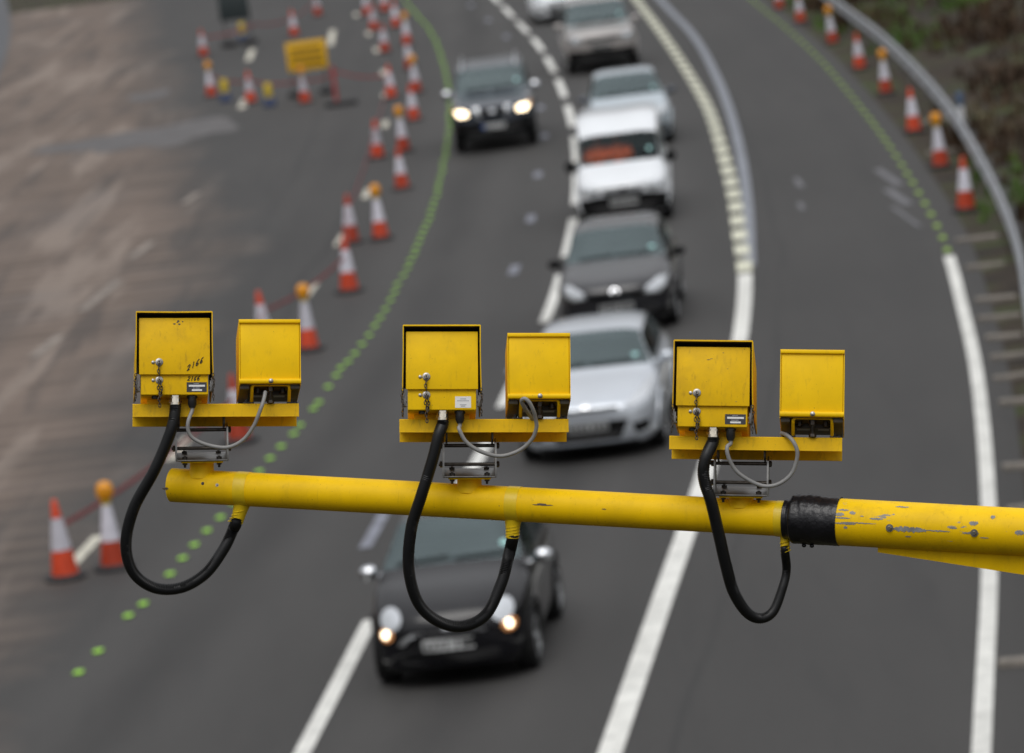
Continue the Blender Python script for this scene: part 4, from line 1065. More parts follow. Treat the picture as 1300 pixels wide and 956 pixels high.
# two people on the front seats of the van
def seated_person(loc, yaw, label, k):
    root = thing('person', label, 'person', loc, yaw, None)
    J = [(0, 0, 0), (0, .03, .22), (0, .04, .44), (0, .03, .56), (0, .0, .63), (0, -.02, .74),
         (.17, .03, .47), (.22, -.10, .28), (.16, -.36, .30), (-.17, .03, .47), (-.22, -.10, .28), (-.16, -.36, .30),
         (.10, -.12, .0), (.12, -.44, .05), (.12, -.55, -.34), (-.10, -.12, .0), (-.12, -.44, .05), (-.12, -.55, -.34), (.13, -.44, .31), (-.13, -.44, .31)]
    E_ = [(0, 1), (1, 2), (2, 3), (3, 4), (4, 5), (2, 6), (6, 7), (7, 8), (8, 18), (2, 9), (9, 10), (10, 11), (11, 19), (0, 12), (12, 13), (13, 14), (0, 15), (15, 16), (16, 17)]
    rad = [.15, .15, .14, .055, .09, .095, .065, .05, .035, .065, .05, .035, .09, .075, .05, .09, .075, .05, .04, .04]
    me = bpy.data.meshes.new('person_skeleton'); me.from_pydata(J, E_, [])
    o = bpy.data.objects.new('person_tmp', me); COL.objects.link(o)
    md = o.modifiers.new('skin', 'SKIN'); o.modifiers.new('sub', 'SUBSURF').levels = 1
    if not me.skin_vertices: 
        bm = bmesh.new(); bm.from_mesh(me); bm.verts.layers.skin.verify(); bm.to_mesh(me); bm.free()
    for i, sv in enumerate(me.skin_vertices[0].data): sv.radius = (rad[i], rad[i]*.85); sv.use_root = (i == 0)
    dg = bpy.context.evaluated_depsgraph_get(); m2 = bpy.data.meshes.new_from_object(o.evaluated_get(dg))
    bpy.data.objects.remove(o)
    m2.materials.clear(); m2.materials.append(M['skin']); 
    for f in m2.polygons: f.use_smooth = True
    b = bpy.data.objects.new('body', m2); COL.objects.link(b); b.parent = root
    mb = MB(); mb.lathe([(.17, -.05), (.185, .12), (.195, .32), (.18, .44), (.10, .52)], 18, Matrix.Translation((0, .03, 0)) @ Matrix.Scale(.8, 4, (0, 1, 0)))
    for sx in (-1, 1): mb.tube([(sx*.16, .03, .46), (sx*.22, -.09, .29), (sx*.165, -.32, .30)], [.085, .07, .055], 10)
    mb.build('jacket', M['hivis'], root)
    mb = MB()
    for sx in (-1, 1): mb.tube([(sx*.09, .02, 0), (sx*.12, -.44, .05), (sx*.12, -.55, -.34)], [.115, .095, .07], 10)
    mb.build('trousers', M['cloth'], root)
    mb = MB(); mb.ball((0, .0, .735), (.092, .105, .085), 14, 8); mb.build('hair', M['hair'], root)
vm = Matrix.Translation(v.location) @ Matrix.Rotation(v.rotation_euler.z, 4, 'Z')
for sx, lab in ((-1.1, 'seated driver in an orange jacket at the wheel of the white van'), (-.1, 'seated passenger in an orange jacket in the white van')):
    p = vm @ Vector((sx*.37, 1.02+.86, 1.02-.22)); seated_person(p, v.rotation_euler.z, lab, 0)

# everything built so far stands on the banked road: tilt the whole road frame once
bpy.context.view_layer.update()
for o in list(scene.objects):
    if o.parent is None and o.type in {'MESH', 'EMPTY'}: o.matrix_world = BANK @ o.matrix_world
bpy.context.view_layer.update()

# ------------------------------------------------------------------ unseen bank added to block low sky; the overbridge the view is taken from
mb = MB(); NX = 12
for k in range(41):
    y = -60 + 10*k
    for (x, z) in ((-64, -6.5), (-70, -3.5), (-78, 2), (-88, 9), (-100, 16), (-125, 22), (-180, 24)): mb.v.append((x + 5*math.sin(y*.03), y, z + .8*math.sin(y*.11+x)))
for k in range(40):
    for q in range(6): a = k*7+q; mb.f.append((a, a+1, a+8, a+7))
o = mb.build('sky_blocking_bank', M['earth'], smooth=180); o['kind'] = 'structure'
br_ = thing('overbridge', 'grey concrete overbridge with solid parapet behind the viewpoint', 'bridge', (0, -8, 6.2))
mb = MB(); mb.box(-42, 42, -6.5, 6.4, 0, 1.25, bev=.06); mb.build('deck', M['concrete'], br_)
for sy in (-6.35, 6.25):
    mb = MB(); mb.box(-42, 42, sy-.14, sy+.14, 1.253, 2.3, bev=.04); mb.build('parapet', M['concrete'], br_)
for sx in (-30, 24):
    mb = MB(); mb.box(sx-1, sx+1, -5.5, 5.5, -9.5, -.003, bev=.06); mb.build('pier', M['concrete'], br_)

# ------------------------------------------------------------------ gantry arm (in the foreground, in focus)
PX = 0.002                               # metres per pixel of the drawing at eight metres
P1 = at_depth(217.5, 615.8, 11.45); ZT = P1.z
P2 = G(1000, 659, ZT, bank=False)
AX = (P2-P1); AX.z = 0; AX.normalize(); AN = Vector((AX.y, -AX.x, 0))   # AN points to the viewer's side
def on_arm(px):                           # point of the arm's axis in the vertical plane through this column
    c0 = cam.location; u = (px-CX)/F_PX
    # solve P1 + AX*s so that it projects to column px
    lo, hi = -1.0, 12.0
    for _ in range(60):
        m_ = (lo+hi)/2; q = P1+AX*m_-c0
        dep = q.y*math.cos(PITCH) - q.z*math.sin(PITCH)
        if q.x/dep < u: lo = m_
        else: hi = m_
    return P1+AX*lo, lo
S = {k: on_arm(k)[1] for k in (256.5, 596, 941, 308, 652, 998, 1006, 1066, 1116, 1136, 1243, 1300)}
arm = thing('gantry_arm', 'long yellow tubular arm with black taped joint carrying three camera units', 'gantry arm', (P1.x, P1.y, ZT), math.atan2(AX.y, AX.x))
# local frame of the arm: x along it, y away from the viewer, z up
r1, r2 = .0440, .0585
def ringed_tube(x0, x1, r, n, seg=40, wob=0.0, seed=0):
    rs = random.Random(seed); mb = MB(); pts = [(x0+(x1-x0)*k/n, 0, 0) for k in range(n+1)]
    mb.tube(pts, [r*(1+rs.uniform(-wob, wob)) for _ in range(n+1)], seg); return mb
mb = MB(); xs_ = [0, .0, S[1006]]
# hollow open end
prof = [(r1-.005, .12), (r1-.005, .001), (r1-.0025, 0), (r1, .002), (r1, S[1006]+.02)]
Rx = Matrix.Rotation(math.pi/2, 4, 'Y')
vs_ = []; fs_ = []; seg = 48
for r_, x in prof:
    for k in range(seg): a = 2*math.pi*k/seg; vs_.append((x, r_*math.cos(a), r_*math.sin(a)))
for i in range(len(prof)-1):
    for k in range(seg): l = (k+1) % seg; fs_.append((i*seg+k, i*seg+l, (i+1)*seg+l, (i+1)*seg+k))
fs_.append(tuple(range(seg)))
mb = MB().add(vs_, fs_); mb.build('tube', M['yellow_tube'], arm)
XM = 6.9 / AX.x                            # mast position along the arm
mb = MB(); mb.tube([(S[1066]-.05, 0, 0), (XM+.1, 0, 0)], r2, 48); mb.build('thick_tube', M['yellow_chip'], arm)
# black tape sleeve with lumpy wraps
mb = MB(); rs = random.Random(5); n = 26; seg = 44; vs_, fs_ = [], []
for i in range(n+1):
    x = S[1006] + (S[1066]-S[1006]+.002)*i/n
    for k in range(seg):
        a = 2*math.pi*k/seg
        lump = (max(0, math.sin(a))**2)*.004*(1 if i < 16 else .35)*(0.6+rs.random()*.8) + rs.uniform(-.0006, .0006)
        if 5 < i < 12: lump += rs.uniform(0, .0018)
        rr = (r2+.0015) + lump - (.004 if i in (0,) else 0)
        vs_.append((x, rr*math.cos(a), rr*math.sin(a)))
for i in range(n):
    for k in range(seg): l = (k+1) % seg; fs_.append((i*seg+k, i*seg+l, (i+1)*seg+l, (i+1)*seg+k))
fs_ += [tuple(range(seg)), tuple(range(n*seg, (n+1)*seg))]
mb.add(vs_, fs_); sl = mb.build('tape_sleeve', M['tape'], arm, smooth=60)
mb = MB(); rs = random.Random(6); n = 8
mb.tube([(S[998]-.002+(S[1006]-S[998]+.006)*k/n, 0, 0) for k in range(n+1)], [r1+.003+rs.uniform(0, .004)+.004*k/n for k in range(n+1)], 36); mb.build('tape_collar', M['tape'], arm, smooth=60)
for dz in (-.045, -.05):
    mb = MB(); mb.ball((S[1006]+.035+(.02 if dz < -.046 else 0), -.02, -r2-.002), (.006, .006, .005), 8, 6); mb.build('sealant_drip', M['tape'], sl)
# bands and cable stubs under the tube
for c in (308, 652, 998):
    x = S[c]
    xb = x + (.004 if c < 900 else -.013)
    mb = MB(); n = 6; wd = .0165 if c < 900 else .010
    mb.tube([(xb-wd+2*wd*k/n, 0, 0) for k in range(n+1)], [r1+.0012]*(n+1), 44, cap=True); band = mb.build('paint_band', M['yellow_tape'], arm)
    mb = MB(); sx = -.35 if c < 400 else (0.0 if c < 900 else 0.08)
    xo = x if c < 900 else x-.002
    mb.tube([(xo, -.004, -r1+.012), (xo+sx*.012, -.006, -r1-.008), (xo+sx*.022, -.008, -r1-.022), (xo+sx*.038, -.010, -r1-(.042 if c < 900 else .034))], [.0245, .0195, .0175, .0165] if c < 900 else [.0125, .012, .0115, .0115], 24)
    st_ = mb.build('cable_stub', M['yellow_tape'], arm)
    mb = MB()
    for kk in range(4):
        zz = -r1-.012-.008*kk; mb.tube([(xo+sx*(.012+.014*kk)+.018*math.cos(2*math.pi*q/18)*(1 if c < 900 else .68), -.008+.018*math.sin(2*math.pi*q/18)*(1 if c < 900 else .68), zz + .004*math.cos(2*math.pi*q/18)) for q in range(18)], .0011, 6, closed=True)
    mb.build('wrap_ridge', M['yellow_tape'], st_)
# rivets, bolts, scuffs on the tube
def on_tube(x, ang, r):                    # ang up from the viewer-facing side
    a = R_(ang); return Vector((x, -r*math.cos(a), r*math.sin(a))), Vector((0, -math.cos(a), math.sin(a)))
def stud_on(x, ang, r, rad, h, m, nm):
    p, n_ = on_tube(x, ang, r); Mx = Matrix.Translation(p-n_*.001) @ n_.to_track_quat('Z', 'Y').to_matrix().to_4x4()
    mb = MB(); mb.lathe([(rad, 0), (rad, h*.5), (rad*.8, h), (rad*.3, h)], 6 if rad > .005 else 12, Mx); mb.lathe([(rad*1.6, 0), (rad*1.6, h*.25)], 18, Mx); mb.build(nm, m, arm)
x1 = S[256.5]
stud_on(x1+.018, 22, r1, .0027, .004, M['steel_dk'], 'rivet'); stud_on(x1+.058, 19, r1, .0027, .004, M['steel'], 'rivet')
stud_on(S[1136], 3, r2, .006, .010, M['steel'], 'bolt'); stud_on(S[1243], 2, r2, .006, .010, M['steel'], 'bolt')
def scuff(x0, x1, a0, a1, r, m, nm, seed, parent, n=26):
    """thin irregular paint loss on the tube's skin"""
    rs = random.Random(seed); mb = MB(); up, dn = [], []
    for k in range(n+1):
        t = k/n; e = math.sin(math.pi*t)**.5; mid = (a0+a1)/2 + rs.uniform(-1, 1)*(a1-a0)*.12
        up.append((x0+(x1-x0)*t, mid+(a1-a0)/2*e*rs.uniform(.5, 1.1))); dn.append((x0+(x1-x0)*t, mid-(a1-a0)/2*e*rs.uniform(.5, 1.1)))
    vs_, fs_ = [], []
    for k in range(n+1):
        for (x, a) in (up[k], dn[k]): vs_.append(on_tube(x, a, r+.0006)[0])
        if k: fs_.append((2*k-2, 2*k-1, 2*k+1, 2*k))
    mb.add(vs_, fs_); return mb.build(nm, m, parent, smooth=0)
primer = mat('bare_primer', (0.25, 0.25, 0.24), 0.55, var=0.25, scale=60)
tk = [c for c in arm.children if c.name.startswith('thick_tube')][0]
q = (S[1300]-S[1066])/234.0
for i, (px0, px1, a0, a1) in enumerate(((1140,1184,-6,9),(1180,1214,0,4),(1066,1094,5,10),(1066,1078,24,34),(1066,1086,18,23),(1069,1083,38,44),(1084,1092,30,40),(1110,1128,20,26),(1098,1103,26,29),(1236,1248,18,32),(1212,1222,8,14),(1228,1250,-2,4),(1294,1306,2,16),(1140,1158,58,64),(1078,1083,-6,2),(1156,1164,-18,-14),(1250,1262,-10,-7),(1074,1120,9,12),(1262,1268,38,50))):
    scuff(S[1066]+(px0-1066)*q, S[1066]+(px1-1066)*q, a0, a1, r2, primer, 'paint_chip', i, tk)
tb = [c for c in arm.children if c.name == 'tube'][0]
for i, (px0, px1, a0, a1) in enumerate(((682,709,10,15),(688,700,12,18),(214,222,-8,2),(640,641,0,4),(770,776,8,12))):
    s0, s1 = on_arm(px0)[1], on_arm(px1)[1]; scuff(s0, s1, a0, a1, r1, M['scuff'], 'scuff', 40+i, tb, 14)
# stiffening fin under the thick tube
fx0 = S[1116]; fx1 = XM
mb = MB(); poly_ = [(fx0, -r2+.008), (fx0, -r2-.010), (S[1300], -r2-.045), (fx0+(fx1-fx0)*.6, -r2-.11), (fx1, -r2-.16), (fx1, -r2+.008)]
mb.prism(poly_, -.012, .012, axis='y'); mb.build('stiffening_fin', M['yellow_tube'], arm)
# mast the arm hangs from, standing in the verge outside the view
gx = arm.matrix_basis @ Vector((XM, 0, 0)); gq = BANK_I @ gx; zb = (BANK @ Vector((gq.x, gq.y, vz(gq.x, gq.y)))).z
mb = MB(); mb.lathe([(.17, zb-ZT-.2), (.16, zb-ZT+.4), (.11, .35), (.0, .37)], 28, Matrix.Translation((XM, 0, 0))); mb.lathe([(.28, zb-ZT-.05), (.28, zb-ZT+.03)], 8, Matrix.Translation((XM, 0, 0))); mb.build('mast', M['yellow_tube'], arm)

# ------------------------------------------------------------------ camera units
def torus_link(mb, c, r, th, rotz, Mx):
    pts = []
    for k in range(12):
        a = 2*math.pi*k/12; p = Vector((r*.55*math.cos(a), 0, r*math.sin(a))); p.rotate(Matrix.Rotation(rotz, 3, 'Z')); pts.append(Vector(c)+p)
    mb.tube(pts, th, 6, Mx, closed=True)
def chain(mb, pts, Mx, r=2.7, th=.62):
    P = [Vector(p) for p in pts]; d = [0]
    for a, b in zip(P[:-1], P[1:]): d.append(d[-1]+(b-a).length)
    s, k = 0, 0
    while s <= d[-1]:
        i = max(j for j in range(len(d)) if d[j] <= s); i = min(i, len(P)-2)
        t = (s-d[i])/max(1e-6, d[i+1]-d[i]); c = P[i].lerp(P[i+1], t)
        torus_link(mb, c, r, th, (k % 2)*1.35+.3, Mx); s += r*1.45; k += 1

STROKES = {'2': [[(0, .75), (.15, .95), (.4, 1.0), (.55, .8), (.45, .5), (.1, .08), (.05, .02), (.35, .08), (.62, .02)]],
           '1': [[(.3, 1.0), (.32, .5), (.3, 0)]],
           '6': [[(.55, 1.0), (.3, .8), (.1, .45), (.1, .15), (.3, 0), (.5, .12), (.5, .35), (.3, .45), (.12, .3)]]}
def handwriting(text, x, z, h, slope, lean, d, Mx, parent, seed):
    rs = random.Random(seed); mb = MB()
    for i, ch in enumerate(text):
        ox, oz = x+i*h*.72, z+i*h*.72*slope
        for st in STROKES[ch]:
            sc = rs.uniform(.9, 1.1)
            P = [(ox+(u+lean*v)*h*.85*sc, d, oz+v*h*sc+u*h*slope+rs.uniform(-.15, .15)) for u, v in st]
            Q = []
            for a, b in zip(P[:-1], P[1:]):
                for k in range(3): Q.append(tuple(a[j]+(b[j]-a[j])*k/3 for j in range(3)))
            Q.append(P[-1]); mb.tube(Q, .52, 6, Mx)
    return mb.build('handwritten_number', M['ink'], parent)

def camera_unit(label, px, py, yaw, roll, pitch, up, label_white, k):
    base, s_ = on_arm(px)
    sc_ = F_PX/(base.y*math.cos(PITCH)-(base.z-CAM_H)*math.sin(PITCH)); el_ = math.atan2(CAM_H-base.z, base.y)
    zr = (up + .085*sc_*math.sin(el_))/(sc_*math.cos(el_))
    root = thing('traffic_camera', label, 'traffic camera', tuple(base), 0, 'traffic cameras on the gantry arm')
    Y0 = Matrix.Rotation(R_(yaw), 4, 'Z')
    ML = Y0 @ Matrix.Scale(PX, 4)                                      # drawing pixels, level frame
    T = Y0 @ Matrix.Translation((0, -.085, zr)) @ Matrix.Rotation(R_(roll), 4, 'Y') @ Matrix.Rotation(R_(-pitch), 4, 'X') @ Matrix.Scale(PX, 4)   # tilted frame
    # ---- neck and flange on the tube
    hz = (zr-.195)/PX - 1.5
    mb = MB(); mb.lathe([(19, 14), (17, 19), (15.6, 22), (15.4, 36+hz)], 30, ML); mb.build('neck', M['yellow_tube'], root)
    mb = MB(); mb.box(-27, 27, -27, 27, 36+hz, 38.5+hz, ML, bev=.8); mb.build('flange', M['yellow_tube'], root)
    # ---- stainless bracket: two cheeks, foot plate, two rods
    b0 = 38.7+hz
    mb = MB(); mb.box(-33, 33, -30, 30, b0, b0+2.2, ML, bev=.6)
    for sx in (-1, 1):
        mb.prism([(-30, b0), (30, b0), (30, b0+12), (18, b0+43), (-18, b0+43), (-30, b0+12)], sx*33-1.1, sx*33+1.1, ML, axis='x')
    br = mb.build('mounting_bracket', M['steel'], root)
    for (d, z) in ((-16, b0+15), (-10, b0+38)):
        mb = MB(); mb.tube([(-39, d, z), (38, d, z)], 2.3, 14, ML)
        for sx in (-1, 1): mb.tube([(sx*34.2, d, z), (sx*37.5, d, z)], 4.0, 6, ML)
        mb.build('rod', M['steel_dk'], br)
    for sx in (-1, 1):
        mb = MB()
        mb.tube([(sx*22, -22, b0-9), (sx*22, -22, b0+6)], 1.6, 10, ML); mb.tube([(sx*22, -22, b0-5.5), (sx*22, -22, b0-2.6)], 3.2, 6, ML); mb.tube([(sx*22, -22, b0+2.2), (sx*22, -22, b0+5)], 3.4, 6, ML)
        mb.build('bolt', M['steel_dk'], br); mb = MB()
        mb.tube([(sx*22, 22, b0-6), (sx*22, 22, b0+6)], 1.6, 10, ML); mb.tube([(sx*22, 22, b0+2.2), (sx*22, 22, b0+5)], 3.4, 6, ML)
        mb.build('bolt', M['steel_dk'], br)
    # ---- rail: inverted channel carrying both boxes
    x0, x1 = -88.5, 124.5
    mb = MB(); pr = [(0, 0), (0, 15.8), (1.2, 17), (78.8, 17), (80, 15.8), (80, 0), (78, 0), (78, 15), (2, 15), (2, 0)]
    mb.prism(pr, x0, x1, T, axis='x'); rail = mb.build('mounting_rail', M['yellow_worn'], root)
    for sx in (-1, 1):
        mb = MB(); mb.box(sx*29-1.2, sx*29+1.2, 14, 66, -7, 14.8, T, bev=.5); mb.build('pivot_lug', M['steel_dk'], rail)
    # ---- camera housing
    hx0, hx1 = -79.5, 9.5; D0, D1 = -22, 150
    mb = MB(); mb.box(hx0+1.5, hx1-1.5, D0, D1, 25, 121, T, bev=1.2); box = mb.build('camera_housing', M['yellow_worn'] if k != 1 else M['yellow'], root)
    mb = MB(); mb.box(-70, 0, 12, 70, 17.2, 25, T, bev=.8); mb.build('spacer', M['yellow_worn'], box)
    mb = MB(); mb.box(hx0-.6, hx1+.8, D0-4.5, D0-.4, 50.5, 124, T, bev=.7); pan = mb.build('back_panel', M['yellow_worn'] if k != 1 else M['yellow'], box)
    # sun hood: top sheet and two cheeks standing clear of the box
    mb = MB(); e0 = -34; tz = 131.5; lx, rx = hx0-4.6, hx1+4.4
    out_ = [(lx-1.0, 47), (lx-.6, 70), (lx, 100), (lx, tz-1), (lx+1, tz), ((lx+rx)/2, tz-.6 if k == 0 else tz), (rx-1, tz), (rx, tz-1), (rx, 100), (rx+.5, 70), (rx+1.2, 47)]
    inn = [(p[0]+(1.3 if p[0] < -30 else -1.3), min(p[1], tz-1.3)) for p in out_]
    inn = [(lx+.3, 47), (lx+.7, 70), (lx+1.3, 100), (lx+1.3, tz-1.6), (lx+1.6, tz-1.8), ((lx+rx)/2, tz-2.2 if k == 0 else tz-1.8), (rx-1.6, tz-1.8), (rx-1.3, tz-1.6), (rx-1.3, 100), (rx-.8, 70), (rx-.1, 47)]
    n = len(out_)
    flare = {0: (-2, 0), 1: (-.6, .6), 2: (0, .8)}[k]
    def hood(o0, name, m, ring_a, ring_b, dA, dB):
        vs_ = []
        for d in (dA, dB):
            for (x, z) in ring_a:
                # the cheek's rear edge slopes forward towards its foot
                dd = d + (max(0, 118-z)*.22 if d < 0 else 0); fl = (flare[0] if x < (lx+rx)/2 else flare[1])*(d > 0)*min(1, (tz-z)/30); vs_.append((x+fl, dd, z))
            for (x, z) in ring_b:
                dd = d + (max(0, 118-z)*.22 if d < 0 else 0); fl = (flare[0] if x < (lx+rx)/2 else flare[1])*(d > 0)*min(1, (tz-z)/30); vs_.append((x+fl, dd, z))
        fs_ = []
        for i in range(n-1):
            fs_ += [(i, i+1, 2*n+i+1, 2*n+i), (n+i, n+i+1, 3*n+i+1, 3*n+i), (i, i+1, n+i+1, n+i), (2*n+i, 2*n+i+1, 3*n+i+1, 3*n+i)]
        for i in (0, n-1): fs_.append((i, n+i, 3*n+i, 2*n+i))
        return MB().add(vs_, fs_, T).build(name, m, o0, smooth=25)
    hd = hood(box, 'sun_hood', M['yellow_worn'] if k != 1 else M['yellow'], out_, inn, e0, 172)
    inn2 = [(p[0]+(.25 if p[0] < (lx+rx)/2 else -.25), p[1]-.25 if p[1] > 60 else p[1]) for p in inn]
    inn3 = [(p[0]+(.75 if p[0] < (lx+rx)/2 else -.75), p[1]-.6 if p[1] > 60 else p[1]) for p in inn]
    hood(hd, 'hood_shade_sheet', M['hood_shade'], inn2, inn3, e0+2.0, 171)  # dark sheet standing in for shade on the hood's inner face
    # black block painting the shaded gap between hood and box, set well inside
    mb = MB(); mb.box(lx+1.6, rx-1.6, 20, 26, 60, tz-2.6, T); mb.build('gap_shade', M['hood_shade'], hd)
    # quarter-turn fasteners with rivet, joined by a safety chain
    for z in (66.5, 44):
        d = D0-4.6 if z > 50 else D0-.1
        mb = MB(); Mk = T @ Matrix.Translation((-54.5, d, z)) @ Matrix.Rotation(math.pi/2, 4, 'X')
        mb.lathe([(5.0, 0), (5.0, .8), (4.4, 1.2)], 20, Mk); mb.lathe([(3.0, 1.2), (3.0, 3.2), (2.2, 4.0)], 6, Mk)
        fs = mb.build('fastener', M['steel'], box)
        mb = MB(); mb.lathe([(1.3, 4.0), (1.3, 4.15)], 10, Mk); mb.build('socket', M['ink'], fs)
        Mk = T @ Matrix.Translation((-62.2, d, z-.3)) @ Matrix.Rotation(math.pi/2, 4, 'X')
        mb = MB(); mb.lathe([(2.3, 0), (2.1, .9), (1.0, 1.4)], 12, Mk); mb.build('rivet', M['steel'], box)
    mb = MB(); chain(mb, [(-54.5, D0-8.5, 62), (-55.5, D0-7.6, 55), (-54, D0-5.5, 48)], T)
    chain(mb, [(-54.5, D0-5, 41), (-56, D0-4.5, 34), (-53.5, D0-4.5, 27), (-55, D0-3, 20), (-53.6, D0-3, 9)], T); chain(mb, [(-53, D0-5.5, 40), (-51, D0-5, 30), (-54, D0-4.5, 20)], T)
    mb.build('safety_chain', M['steel_dk'], box)
    # toggle catches and their chains on both flanks
    for sx, xx in ((-1, hx0-2.6), (1, hx1+2.6)):
        mb = MB(); mb.box(xx-2.0, xx+2.0, D0+3, D0+12, 30, 44, T, bev=.5); mb.tube([(xx, D0+2.5, 30), (xx+sx*2, D0, 38), (xx, D0+2.5, 47)], .9, 6, T)
        mb.tube([(xx-3, D0+6, 37), (xx+3, D0+6, 37)], 2.0, 8, T); mb.tube([(xx-3, D0+6, 31), (xx+3, D0+6, 31)], 1.6, 8, T)
        cat = mb.build('toggle_catch', M['galv_dk'], box)
        mb = MB(); chain(mb, [(xx+sx*2.2, D0-2, 50), (xx+sx*3.4, D0-1, 40), (xx+sx*1.4, D0-2, 30), (xx+sx*3.2, D0, 16)], T, 2.4, .55); mb.build('catch_chain', M['steel_dk'], cat)
    # rating label
    lx0, lx1, lz0, lz1 = (-19.5, 6, 28.5, 41) if not label_white else (-18.5, 1.5, 27.5, 42)
    mb = MB(); mb.box(lx0, lx1, D0-.45, D0+.2, lz0, lz1, T); lb = mb.build('rating_label', M['label_wh'] if label_white else M['label_dk'], box)
    mb = MB()
    if label_white:
        for z, a, b in ((38.8, .32, .7), (36.4, .14, .88), (31.4, .3, .72), (29.6, .36, .64)):
            nn = 9
            for q_ in range(nn):
                u0, u1 = a+(b-a)*q_/nn, a+(b-a)*(q_+.7)/nn
                mb.box(lx0+(lx1-lx0)*u0, lx0+(lx1-lx0)*u1, D0-.62, D0-.4, z-.6, z+.6, T)
    else:
        mb.box(lx0+2.6, lx1-2.2, D0-.7, D0-.4, 35.2, 37.6, T); mb.box(lx0+6.5, lx1-6, D0-.7, D0-.4, 29.7, 31.9, T)
    mb.build('label_panel', M['label_gr'] if label_white else M['label_wh'], lb)
    if not label_white:
        mb = MB()
        for a, b, z in ((9, 16, 39.2), (8, 17, 33.4)):
            for q_ in range(5): mb.box(lx0+a+(b-a)*q_/5, lx0+a+(b-a)*(q_+.65)/5, D0-.65, D0-.4, z-.6, z+.6, T)
        mb.build('label_print', M['label_gr'], lb)
    if k == 0:
        dp = D0-4.9
        handwriting('2166', -19.5, 54.5, 7.6, .55, .25, dp, T, pan, 3); handwriting('2166', -18.8, 43.2, 5.6, .02, .35, D0-.3, T, box, 4)
        mb = MB(); rs = random.Random(9)
        for (x, z, r_) in ((-30, 119.5, 2.0), (-34.5, 116, 1.4), (-28.5, 115.6, 1.7), (-24.5, 119.2, 1.2), (-36, 116.2, .9), (-31.5, 118, 1.2)):
            P = [(x+r_*rs.uniform(.6, 1.2)*math.cos(a_*.7), dp+.35, z+r_*rs.uniform(.5, 1)*math.sin(a_*.7)) for a_ in range(9)]
            mb = MB(); mb.add(P+[(x, dp+.2, z)], [(i, (i+1) % 9, 9) for i in range(9)], T); mb.build('scuff', M['scuff'], pan, smooth=0)
    if k == 2:
        fsm = mat('faint_scuff', (0.4, 0.25, 0.04), .7); rs = random.Random(19)
        for (x, z, r_, q_) in ((-41, 108, 3.2, .35), (-37, 109.4, 2.2, .3), (-23, 117, 1.2, .9), (-17, 97, .9, 1), (-6, 56, 1.6, .5)):
            P = [(x+r_*rs.uniform(.6, 1.2)*math.cos(a_*.7), D0-4.55, z+r_*q_*rs.uniform(.5, 1)*math.sin(a_*.7)) for a_ in range(9)]
            mb = MB(); mb.add(P+[(x, D0-4.65, z)], [(i, (i+1) % 9, 9) for i in range(9)], T); mb.build('scuff', fsm, pan, smooth=0)
    # ---- glands under the housing
    gx, gd = -34, -12
    mb = MB(); mb.tube([(gx, gd, 26), (gx, gd, 23)], 8.2, 6, T); mb.tube([(gx, gd, 23.5), (gx, gd, 13)], 7.4, 20, T); mb.tube([(gx, gd, 20.5), (gx, gd, 16)], 8.2, 6, T); mb.build('conduit_gland', M['brass'], box)
    cx_ = -12.5
    mb = MB(); mb.tube([(cx_, gd, 26), (cx_, gd, 22)], 6.8, 6, T); mb.tube([(cx_, gd, 22.5), (cx_, gd, 14)], 5.6, 16, T); mb.tube([(cx_, gd, 14), (cx_, gd, 9.5)], [5.6, 3.6], 16, T); mb.build('cable_gland', M['black_rub'], box)
    mb = MB(); mb.tube([(-60, gd, 26), (-60, gd, 21.5)], 4.2, 6, T); mb.build('blanking_plug', M['black_rub'], box)
    # ---- infrared lamp box
    ix0, ix1 = 47.5, 126.5; E0, E1 = -24, 112
    zb_, zt_ = 40, 122
    mb = MB(); mb.box(ix0+1.5, ix1-1.5, E0, E1, zb_, zt_-1, T, bev=1.6); ir = mb.build('infrared_lamp', M['yellow'], root)
    mb = MB(); mb.box(ix0, ix1, E0-3.2, E0+.6, zt_-4.8, zt_, T, bev=1.1)                    # rolled top lip
    mb.box(ix0, ix1, E0+.5, E1+14, zt_-.8, zt_+.6, T)
    for xx in (ix0, ix1-1.2): mb.box(xx, xx+1.2, E0+.4, E1+14, zb_-3, zt_-1, T)
    mb.build('sun_hood', M['yellow'], ir)
    mb = MB(); pts_ = []
    mb.prism([(E0-2.6, zb_+4.6), (E0-3.6, zb_+3.4), (E0-3.8, zb_+.5), (E0-2.6, zb_-1.2), (E0+3, zb_-1.6), (E0+3, zb_+1), (E0-.3, zb_+2.2), (E0-.3, zb_+4.6)], ix0, ix1, T, axis='x'); mb.build('bottom_lip', M['yellow'], ir)
    # dark underside plate with end plates and fixings
    mb = MB(); mb.box(ix0+1.4, ix1-1.4, E0+3.2, E1, zb_-2.2, zb_-.2, T)
    for xx in (ix0+1.3, ix1-13): mb.box(xx, xx+11.5, E0+3.4, E1-10, zb_-7.5, zb_-2.2, T, bev=.6)
    und = mb.build('underside', M['under'], ir)
    mb = MB()
    for xx in (72, 104): mb.tube([(xx, 6, zb_-2), (xx, 6, zb_-8)], 3.2, 6, T); mb.tube([(xx, 26, zb_-2), (xx, 26, zb_-6)], 3.2, 6, T)
    mb.box(66, 110, 28, 34, zb_-7, zb_-2.2, T)
    mb.build('fixing', M['steel_dk'], und)
    mb = MB(); mb.box(68, 84, 36, 58, zb_-5.2, zb_-2.4, T); mb.box(94, 108, 36, 58, zb_-5.2, zb_-2.4, T); mb.build('bare_plate', M['steel'], und)
    # pivot stirrup: bent yellow bar standing on the rail
    mb = MB(); z1 = zb_-1.2; P = [(64, 12, 15), (64, 4, 22), (64, -14, z1-7)]
